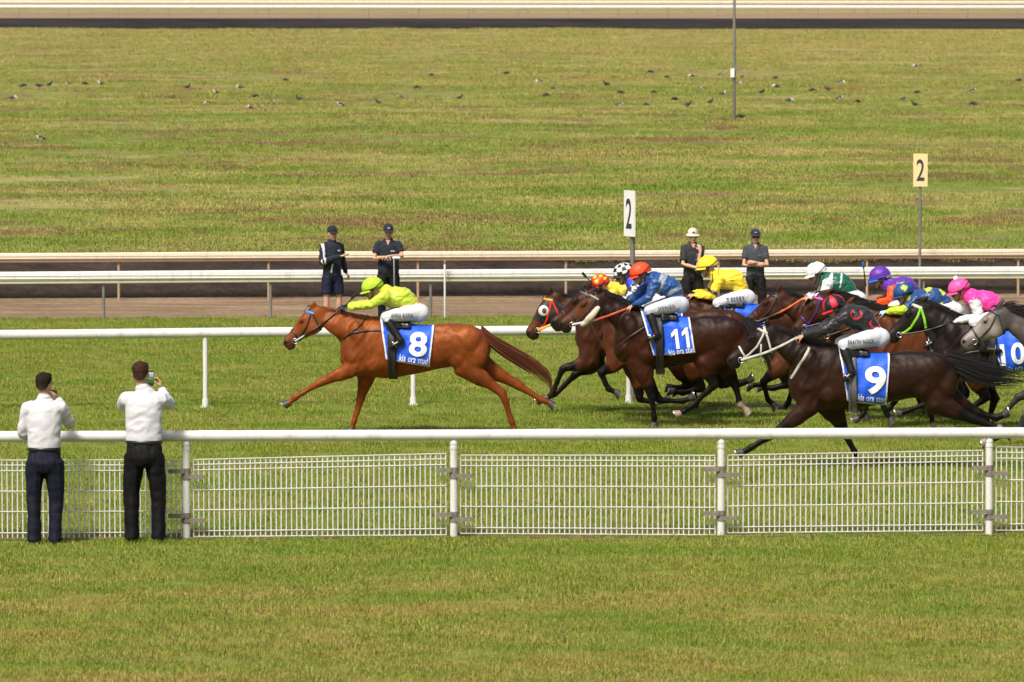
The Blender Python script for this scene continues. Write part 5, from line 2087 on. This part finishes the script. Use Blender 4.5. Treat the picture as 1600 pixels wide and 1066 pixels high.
# ------------------------------------------------------------------ people standing by the rails
def make_person(px, feet_py, top_py, label, cat='man', face=1, turn=0.0, arms=None, fit=None, stance=(.10, .12), look=None, head_pitch=0.0, group=None):
    """face=1 looks at the camera, -1 away from it. Local metres: x to the right of the picture, y away from the camera, z up."""
    base = G(px, feet_py)
    s0 = FPX / (base.y * CA + CH * SA)
    k = (feet_py - top_py) / s0 / 1.78
    F = fit
    root = thing('person', base, label, cat, group)
    Rz = Matrix.Rotation(turn, 3, 'Z')

    def w(x, y, z):
        return base + Rz @ Vector((x * k, y * k, z * k))
    fd = -face                                             # sign of y in the facing direction
    f = Rz @ Vector((0, fd, 0))
    hf = Vector((look[0], look[1], look[2])) if look else f
    hc = w(F.get('hx', 0), fd * F.get('hlean', .02), 1.648 if face < 0 else 1.625)
    Hd = lambda q: q
    # body, bare under the clothes
    mb = MB()
    q = head_shape(mb, hc, hf, Z, k)
    mb.tube([hc - Z * .05 * k, w(F.get('hx', 0) * .5, 0, 1.52), w(0, 0, 1.43)], [.055 * k, .056 * k, .075 * k], 14)
    mb.tube([w(0, 0, 1.42), w(0, 0, 1.2), w(0, 0, .95)], [(.11 * k, .075 * k), (.12 * k, .08 * k), (.115 * k, .08 * k)], 16, side=Rz @ Vector((1, 0, 0)))
    shw = F.get('shw', .185)
    limbs = []
    for sg, A in ((-1, arms[0]), (1, arms[1])):
        S3 = w(sg * (shw - .025), 0, 1.405)
        E3, W3 = w(*A['elbow']), w(*A['wrist'])
        mb.tube([S3, S3.lerp(E3, .5), E3, E3.lerp(W3, .35), W3], [.050 * k, .043 * k, .037 * k, .038 * k, .026 * k], 12)
        hd_ = Rz @ Vector(A.get('hand', (0, fd, 0)))
        hand_shape(mb, W3, hd_, Rz @ Vector(A.get('palm', (0, 0, -1))), A.get('side', 1), A.get('curl', .7), 1.0 * k)
        limbs.append((S3, E3, W3))
    legs = []
    for sg in (-1, 1):
        st = stance[0 if sg < 0 else 1]
        H3, K3, A3 = w(sg * .09, 0, .90), w(sg * (.09 + st * .3), fd * .02, .49), w(sg * (.06 + st * .5), 0, .08)
        T3 = A3 + Rz @ Vector((sg * .04, fd * .16, -.045)) * k
        mb.tube([H3, H3.lerp(K3, .5), K3, K3.lerp(A3, .3), A3], [.070 * k, .066 * k, .053 * k, .055 * k, .035 * k], 14)
        mb.tube([A3, T3], [.03 * k, .02 * k], 8)
        legs.append((H3, K3, A3, T3))
    me = remesh(mb, .0095, 2)
    co = coords(me)
    col = mixc(len(co), F.get('skin', SKIN))
    lipc = np.array(q(.094, 0, -.062))
    col[np.linalg.norm((co - lipc) * np.array((.7, 1, 2)), axis=1) < .022 * k] = (.30, .12, .09)
    if F.get('stubble'):
        jc = np.array(q(.05, 0, -.085))
        wst = (1 - smooth(.05 * k, .085 * k, np.linalg.norm(co - jc, axis=1)))[:, None] * .45
        col = col * (1 - wst) + np.array((.12, .07, .05)) * wst
    obj('body', paint(me, col), M['skin'], root)
    if face > 0 or look:
        for sg in (-1, 1):
            m2 = MB()
            m2.ell(q(.081, sg * .033, .003), (.011 * k, .011 * k, .008 * k), 10, 8)
            obj('eye', m2, M['eye'], root)
    # shirt
    side = Rz @ Vector((1, 0, 0))
    tuck = F.get('hem', .97)
    wd = F.get('waist', .162)
    mb = MB()
    mb.tube([w(0, 0, tuck), w(0, 0, tuck + .05), w(0, 0, 1.12), w(0, 0, 1.28), w(0, 0, 1.385), w(0, 0, 1.455), w(F.get('hx', 0) * .3, 0, 1.505)],
            [(wd * k, .118 * k), ((wd + .012) * k, .128 * k), (wd * 1.04 * k, .130 * k), (.180 * k, .132 * k), ((shw - .012) * k, .116 * k), (.115 * k, .088 * k), (.066 * k, .066 * k)], 28, side=side, sub=3)
    sl = F.get('sleeve', 1.0)
    for (S3, E3, W3) in limbs:
        c3 = w(0, 0, 1.40)
        if sl >= 1:
            mb.tube([S3.lerp(c3, .35), S3, S3.lerp(E3, .5), E3, E3.lerp(W3, .4), E3.lerp(W3, .88), E3.lerp(W3, .97)], [.074 * k, .072 * k, .063 * k, .057 * k, .053 * k, .042 * k, .036 * k], 18, sub=2)
        else:
            e = S3.lerp(E3, sl)
            mb.tube([S3.lerp(c3, .35), S3, S3.lerp(e, .5), e], [.074 * k, .070 * k, .068 * k, .067 * k], 18, sub=2, round_=False)
    me = remesh(mb, .0105, 5)
    co = coords(me)
    nrm = np.empty(len(co) * 3)
    me.vertices.foreach_get('normal', nrm)
    nrm = nrm.reshape(-1, 3)
    o5 = px * .37
    dsp = np.array([noise.noise(Vector((c[0] * 6 + o5, c[1] * 5, c[2] * 12))) * .006 + (1 - 2.2 * abs(noise.noise(Vector((c[0] * 7 + c[2] * 4, c[1] * 5 + o5, c[2] * 13 - c[0] * 6))))) * .0055 for c in co])
    hemk = smooth((tuck + .02) * k, (tuck + .16) * k, co[:, 2])
    co = co + nrm * (dsp * (.5 + .5 * hemk))[:, None]
    me.vertices.foreach_set('co', co.ravel())
    me.update()
    loc = (co - np.array(base)) @ np.array(Rz) / k
    sc_ = mixc(len(co), F['shirt'])
    if 'shirt_fn' in F:
        F['shirt_fn'](sc_, loc, co, limbs, k)
    obj('shirt', paint(me, sc_), M['cotton'], root)
    # collar
    mb = MB()
    ring = [w(F.get('hx', 0) * .3 + .068 * math.cos(a), .066 * math.sin(a) + .004 * fd, 1.507 + .016 * math.sin(a) * -fd) for a in [i * math.pi / 12 for i in range(25)]]
    mb.tube(ring, [(.006 * k, .024 * k)] * 25, 8, side=Vector((1, 0, 0)), round_=False)
    obj('collar', paint(remesh(mb, .006, 1), np.array(F.get('collar_c', F['shirt']))), M['cotton'], root)
    # trousers or shorts
    mb = MB()
    mb.tube([w(0, 0, 1.0), w(0, 0, .93), w(0, fd * -.02, .84), w(0, 0, .78)], [((wd - .005) * k, .118 * k), ((wd + .008) * k, .132 * k), ((wd + .020) * k, .142 * k), ((wd + .002) * k, .11 * k)], 26, side=side, sub=2, round_=False)
    for sg, (H3, K3, A3, T3) in zip((-1, 1), legs):
        hp = H3 + Rz @ Vector((sg * .004, 0, -.04)) * k
        if F.get('shorts'):
            e = H3.lerp(K3, F['shorts'])
            mb.tube([hp, hp.lerp(e, .5), e], [(.102 * k, .112 * k), (.103 * k, .110 * k), (.106 * k, .110 * k)], 18, side=side, round_=False)
        else:
            hem = A3 + Vector((0, 0, -.045)) * k
            mb.tube([hp, hp.lerp(K3, .5), K3, K3.lerp(A3, .5), hem.lerp(K3, .12), hem], [(.106 * k, .124 * k), (.096 * k, .106 * k), (.080 * k, .086 * k), (.071 * k, .080 * k), (.073 * k, .088 * k), (.074 * k, .096 * k)], 18, side=side, round_=False, sub=2)
    me = remesh(mb, .0105, 14)
    co = coords(me)
    nrm = np.empty(len(co) * 3)
    me.vertices.foreach_get('normal', nrm)
    nrm = nrm.reshape(-1, 3)
    dsp = np.array([noise.noise(Vector((c[0] * 13 + o5, c[1] * 9, c[2] * 2.5))) * .011 + noise.noise(Vector((c[0] * 8 + o5, c[1] * 8, c[2] * 15))) * .007 for c in co])
    co = co + nrm * dsp[:, None]
    me.vertices.foreach_set('co', co.ravel())
    me.update()
    obj('shorts' if F.get('shorts') else 'trousers', paint(me, np.array(F['pants'])), M['dark_cloth'], root)
    if 'belt' in F:
        mb = MB()
        ring = [w((wd + .008) * math.cos(a), .128 * math.sin(a), .985) for a in [i * math.pi / 16 for i in range(33)]]
        mb.tube(ring, [(.007 * k, .019 * k)] * 33, 8, side=Vector((1, 0, 0)), round_=False)
        obj('belt', mb, M['leather'], root)
    # shoes
    for (H3, K3, A3, T3) in legs:
        mb = MB()
        hl = A3 + Rz @ Vector((0, -fd * .05, -.045)) * k
        mb.tube([hl, A3 + Rz @ Vector((0, fd * .03, -.03)) * k, A3.lerp(T3, .7), T3 + Rz @ Vector((0, fd * .05, 0)) * k], [(.038 * k, .036 * k), (.042 * k, .050 * k), (.046 * k, .034 * k), (.036 * k, .022 * k)], 14, side=side)
        obj('shoe', remesh(mb, .009, 2), M['shoe'], root)
    # hair
    hf3, hs3, hu3 = frame(hf)
    mb = MB()
    hcol = F.get('hair', (.02, .014, .011))
    r = random.Random(int(px))
    mb.ell(q(-.022, 0, .036), (hf3 * .096 * k, hs3 * .0795 * k, hu3 * .092 * k), 22, 16)
    mb.ell(q(-.060, 0, -.008), (hf3 * .052 * k, hs3 * .066 * k, hu3 * .056 * k), 18, 12)
    if 'cap' not in F:
        mb.ell(q(.03, F.get('part', .01), .092), (hf3 * .060 * k, hs3 * .062 * k, hu3 * .028 * k), 16, 10)
        for i in range(60):
            th, ph = r.uniform(-2.2, 2.2), r.uniform(.2, 1.3)
            dv = hf3 * (-math.cos(th) * math.cos(ph)) + hs3 * (math.sin(th) * math.cos(ph)) + hu3 * math.sin(ph)
            b = q(-.02, 0, .034) + Vector((dv.x, dv.y, dv.z)) * .082 * k
            mb.ell(b, (.013 * k, .013 * k, .012 * k), 8, 6)
    me = remesh(mb, .006, 2)
    hv = mixc(len(me.vertices), hcol)
    hh = (coords(me) - np.array(q(-.02, 0, -.055))) @ np.array(hu3) / k
    fade = (1 - smooth(-.01, .045, hh))[:, None] * .75      # clipped short at the nape
    hv = hv * (1 - fade) + np.array((.20, .105, .07)) * fade
    obj('hair', paint(me, hv), M['short_hair'], root)
    if 'cap' in F:
        cc, pc = F['cap'], F.get('peak', F['cap'])
        mb = MB()
        secs = []
        ch = .098 if not F.get('bucket') else .102
        for j in range(12):
            a = -.05 + (math.pi / 2 + .02) * j / 11
            e = 2.0
            secs.append((q(-.014, 0, .052) + hu3 * math.sin(a) * ch * k, hf3 * .112 * k * math.cos(a) ** (.75), hs3 * .093 * k * math.cos(a) ** (.75)))
        mb.loft(secs, 24)
        cm = paint(mb.mesh('cap'), np.array(cc))
        cap = obj('cap', cm, M['cotton'], root)
        mb = MB()
        angs = [math.radians(-62 + 15.5 * i) for i in range(9)] if not F.get('bucket') else [math.radians(15 * i) for i in range(25)]
        for lay in (0, -.008):
            for a in angs:
                r0 = q(-.014, 0, .050 + lay) + hf3 * (.108 * math.cos(a) * k) + hs3 * (.092 * math.sin(a) * k)
                ext = .075 * max(0, math.cos(a)) ** .6 if not F.get('bucket') else .035
                r1 = q(-.014, 0, .036 + lay - (.012 if F.get('bucket') else 0)) + hf3 * ((.108 + ext) * math.cos(a) * k) + hs3 * ((.094 + ext * (.2 if not F.get('bucket') else 1)) * math.sin(a) * k)
                mb.v += [r0, r1]
        m = len(angs)
        for i in range(m - 1):
            a = 2 * i
            mb.f += [(a, a + 1, a + 3, a + 2), (2 * m + a + 2, 2 * m + a + 3, 2 * m + a + 1, 2 * m + a), (a + 1, 2 * m + a + 1, 2 * m + a + 3, a + 3)]
        obj('peak', paint(mb.mesh('peak'), np.array(pc)), M['cotton'], cap)
        if 'badge' in F:
            mb = MB()
            mb.ell(q(.098, 0, .088), (hf3 * .010 * k, hs3 * .026 * k, hu3 * .018 * k), 12, 8)
            obj('badge', paint(mb.mesh('badge'), np.array(F['badge'])), M['cotton'], cap)
    if F.get('glasses'):
        mb = MB()
        if F['glasses'] == 'sun':
            for sg in (-1, 1):
                mb.ell(q(.088, sg * .034, .006), (hf3 * .012 * k, hs3 * .032 * k, hu3 * .022 * k), 12, 8)
            mb.tube([q(.096, -.02, .01), q(.096, .02, .01)], [.005 * k] * 2, 6)
        for sg in (-1, 1):
            mb.tube([q(.085, sg * .066, .008), q(.03, sg * .082, .01), q(-.02, sg * .084, .004)], [.004 * k] * 3, 6)
        if F['glasses'] != 'sun':
            for sg in (-1, 1):
                ring = [q(.098, sg * .033 + .027 * math.cos(a), .004 + .02 * math.sin(a)) for a in [i * math.pi / 8 for i in range(17)]]
                mb.tube(ring, [.003 * k] * 17, 6, round_=False)
        obj('glasses', mb, M['lens'], root)
    return dict(root=root, w=w, k=k, limbs=limbs, Rz=Rz, q=q, base=base)


WHITE_SHIRT = (.56, .56, .60)
# two men at the near fence, seen from behind
A1 = make_person(70, 851, 580, 'man in a white shirt and navy trousers from behind, holding a small camera', face=-1, turn=.04, look=(.30, .95, -.06),
                 arms=(dict(elbow=(-.225, .05, 1.15), wrist=(-.16, .27, 1.08), hand=(.8, .6, .2), palm=(0, .3, 1), curl=.8),
                       dict(elbow=(.255, .16, 1.23), wrist=(.13, .36, 1.46), hand=(-.55, .1, .55), palm=(-.5, -.3, 0), side=-1, curl=.9)),
                 fit=dict(shirt=WHITE_SHIRT, pants=(.009, .010, .022), belt=1, hair=(.018, .012, .010), glasses='clear', hx=.0, waist=.158, shw=.19), stance=(.08, .09))
A2 = make_person(226, 848, 563, 'man in a white shirt and black trousers from behind, holding up a phone', face=-1, turn=-.03, look=(.10, .99, -.04),
                 arms=(dict(elbow=(-.232, .20, 1.33), wrist=(-.10, .42, 1.42), hand=(.95, .0, .3), palm=(0, -.3, .9), curl=.6),
                       dict(elbow=(.228, .19, 1.34), wrist=(.132, .42, 1.465), hand=(-.16, .05, .97), palm=(-.9, -.1, 0), side=-1, curl=.75)),
                 fit=dict(shirt=WHITE_SHIRT, pants=(.0045, .0045, .0055), belt=1, hair=(.045, .020, .012), hx=-.035, waist=.168, shw=.195), stance=(.13, .16))
# what they hold
M['screen'] = NT('phone_screen').m
t = NT('phone_screen')
tc = t.objco()
sp = t.n('ShaderNodeSeparateXYZ')
t.l(tc, sp.inputs[0])
cr = t.ramp(t.math('ADD', t.math('MULTIPLY', sp.outputs[2], 6.5), .5), [(.0, (.01, .01, .012)), (.16, (.02, .05, .015)), (.42, (.06, .11, .03)), (.55, (.03, .03, .03)), (.6, (.16, .17, .15)), (.8, (.20, .25, .36)), (.9, (.02, .02, .02))])
cr.node.color_ramp.interpolation = 'CONSTANT'
t.l(cr, t.b.inputs['Base Color'])
t.l(cr, t.b.inputs['Emission Color'])
t.b.inputs['Emission Strength'].default_value = .9
t.b.inputs['Roughness'].default_value = .15
M['screen'] = t.m


def handset(c, half, rz, ry, name, label, cat, screen):
    t = thing(name, c, label, cat)
    R = Matrix.Rotation(rz, 3, 'Z') @ Matrix.Rotation(ry, 3, 'Y')
    mb = MB()
    mb.loft([(c + R @ Vector((0, y, 0)), R @ Vector((half[0] * q_, 0, 0)), R @ Vector((0, 0, half[2] * q_))) for y, q_ in ((-half[1], .95), (-half[1] * .6, 1.0), (half[1] * .6, 1.0), (half[1], .95))], 28, 7)
    obj('case', mb, M['leather'], t)
    if screen:
        mb = MB()
        mb.box(c, (half[0] * .88, .001, half[2] * .92))
        for i, v in enumerate(mb.v):
            mb.v[i] = c + R @ ((v - c) + Vector((0, -half[1] - .0015, 0)))
        obj('screen', mb, M['screen'], t)
    return t


W = A2['limbs'][1][2]
c = P(235, 591, W.y + .015)
handset(c, (.036, .0055, .082), .03, .05, 'mobile_phone', 'black phone with a lit screen held up beside the head of the man', 'phone', True)
W = A1['limbs'][1][2]
c = P(82.5, 614, W.y + .05)
t = handset(c, (.045, .014, .030), -.1, .1, 'compact_camera', 'small dark camera held at the face of the man in navy trousers', 'camera', False)
mb = MB()
mb.tube([c + Vector((0, .012, 0)), c + Vector((0, .035, 0))], [.02, .018], 14, side=Vector((1, 0, 0)))
obj('lens', mb, M['lens'], t)


def track_jacket(col, loc, co, limbs, k):
    # white piping over the shoulder and down the sleeve, and on the pocket
    S3, E3, W3 = limbs[0]
    dm, tm = dist_chain(co, [S3, E3])
    out = np.array(E3) - np.array(S3)
    w_ = (dm < .11) & (np.abs(loc[:, 0] - (loc[:, 0][dm < .1].mean() if (dm < .1).any() else 0)) < .02) & (loc[:, 1] < 0)
    col[w_ & (loc[:, 2] < 1.46)] = (.6, .6, .62)
    d2, t2 = dist_chain(co, [E3.lerp(W3, .02), E3.lerp(W3, .10)])
    d3, t3 = dist_chain(co, [S3, E3, W3])
    col[(np.abs(t3 - .53) < .018) & (d3 < .085)] = (.6, .6, .62)
    w2 = (np.abs(loc[:, 0] + .06 - (loc[:, 2] - 1.0) * .18) < .012) & (loc[:, 2] > .93) & (loc[:, 2] < 1.10) & (loc[:, 1] < 0)
    col[w2] = (.6, .6, .62)
    w4 = (np.abs(loc[:, 0] - .09) < .03) & (np.abs(loc[:, 2] - 1.33) < .010) & (loc[:, 1] < 0)
    col[w4] = (.6, .6, .62)


def polo(col, loc, co, limbs, k):
    w4 = (np.abs(loc[:, 0] - .085) < .034) & (np.abs(loc[:, 2] - 1.30) < .012) & (loc[:, 1] < 0)
    col[w4] = (.45, .46, .48)
    w5 = (np.abs(loc[:, 0]) < (loc[:, 2] - 1.40) * .40) & (loc[:, 1] < -.02) & (loc[:, 2] > 1.41)
    col[w5] = SKIN


def polo2(col, loc, co, limbs, k):
    polo(col, loc, co, limbs, k)
    w4 = (np.abs(loc[:, 0] - .085) < .036) & (np.abs(loc[:, 2] - 1.30) < .014) & (loc[:, 1] < 0)
    col[w4] = (.10, .10, .115)


NAVY = (.010, .0125, .026)
B1 = make_person(519, 508, 352, 'man in navy track top and shorts with white piping, one hand out', face=1, turn=.45, look=(.45, -.85, -.08),
                 arms=(dict(elbow=(-.235, -.08, 1.13), wrist=(.02, -.32, 1.24), hand=(.75, -.6, .12), palm=(0, 0, 1), curl=.25),
                       dict(elbow=(.25, .10, 1.14), wrist=(.32, .12, .93), hand=(.55, .1, -.55), palm=(0, .3, -1), curl=.5)),
                 fit=dict(shirt=NAVY, shirt_fn=track_jacket, pants=(.012, .014, .034), shorts=.86, cap=(.012, .012, .014), hair=(.05, .035, .025), hem=.86, waist=.158, skin=(.52, .29, .20), stubble=1, collar_c=NAVY), group='men by the dirt track rail')
B2 = make_person(607, 508, 349, 'man in navy polo and black cap leaning with crossed hands on a long tool', face=1, turn=-.05, look=(.12, -.97, -.16),
                 arms=(dict(elbow=(-.245, -.08, 1.165), wrist=(-.05, -.25, 1.20), hand=(.9, -.2, -.05), palm=(0, 0, -1), curl=.9),
                       dict(elbow=(.245, -.08, 1.21), wrist=(.03, -.27, 1.215), hand=(-.9, -.15, -.1), palm=(0, 0, -1), side=-1, curl=.8)),
                 fit=dict(shirt=(.010, .014, .026), shirt_fn=polo, pants=(.010, .010, .011), cap=(.014, .014, .016), badge=(.25, .32, .42), hair=(.03, .02, .015), sleeve=.62, hem=.90, waist=.175, shw=.20, skin=(.54, .30, .21), stubble=1), group='men by the dirt track rail')
B3 = make_person(1082, 508, 356, 'man in a dark shirt and cream bucket hat holding one hand to his chin', face=1, turn=.12, look=(.1, -.98, -.1),
                 arms=(dict(elbow=(-.20, -.14, 1.12), wrist=(.03, -.24, 1.06), hand=(.9, -.1, .1), palm=(0, 1, 0), curl=.7),
                       dict(elbow=(.06, -.24, 1.08), wrist=(.11, -.22, 1.37), hand=(-.2, .1, .9), palm=(-.2, 1, 0), side=-1, curl=.9)),
                 fit=dict(shirt=(.022, .022, .024), shirt_fn=polo2, pants=(.010, .010, .010), shorts=.9, cap=(.62, .55, .44), bucket=1, badge=(.35, .08, .05), hair=(.05, .035, .025), sleeve=.78, hem=.88, waist=.16, shw=.18, skin=(.54, .31, .22)), group='men by the dirt track rail')
B4 = make_person(1180, 508, 357, 'man in a slate grey polo with sunglasses and navy cap, arms folded', face=1, turn=-.04, look=(.05, -.99, -.08),
                 arms=(dict(elbow=(-.215, -.10, 1.105), wrist=(.05, -.22, 1.12), hand=(.9, -.05, .12), palm=(0, 1, 0), curl=.6),
                       dict(elbow=(.215, -.10, 1.10), wrist=(-.02, -.25, 1.165), hand=(-.9, .05, .05), palm=(0, 1, 0), side=-1, curl=.6)),
                 fit=dict(shirt=(.042, .048, .062), shirt_fn=polo2, pants=(.012, .011, .011), cap=(.018, .022, .042), badge=(.2, .22, .3), hair=(.03, .02, .015), glasses='sun', sleeve=.6, hem=.88, waist=.155, shw=.185, skin=(.52, .29, .20)), group='men by the dirt track rail')
# the tool the second man leans on
hy = B2['limbs'][0][2].y - .06
a, b = P(615.5, 403, hy), P(616.5, 500, hy - .05)
b.z = max(b.z, .02)
t = thing('long_tool', b, 'long pale handled tool the man in the navy polo leans on', 'tool')
mb = MB()
mb.tube([b, b.lerp(a, .5), a], [.016, .016, .017], 12, side=Vector((1, 0, 0)))
obj('handle', mb, M['metal'], t)
mb = MB()
mb.tube([a + Vector((-.01, 0, .0)), a + Vector((.10, 0, .0))], [.022, .022], 12, side=Z)
obj('grip', mb, M['board_white'], t)
mb = MB()
mb.box(b + Vector((0, 0, .06)), (.09, .012, .10), .5)
obj('blade', mb, M['metal'], t)
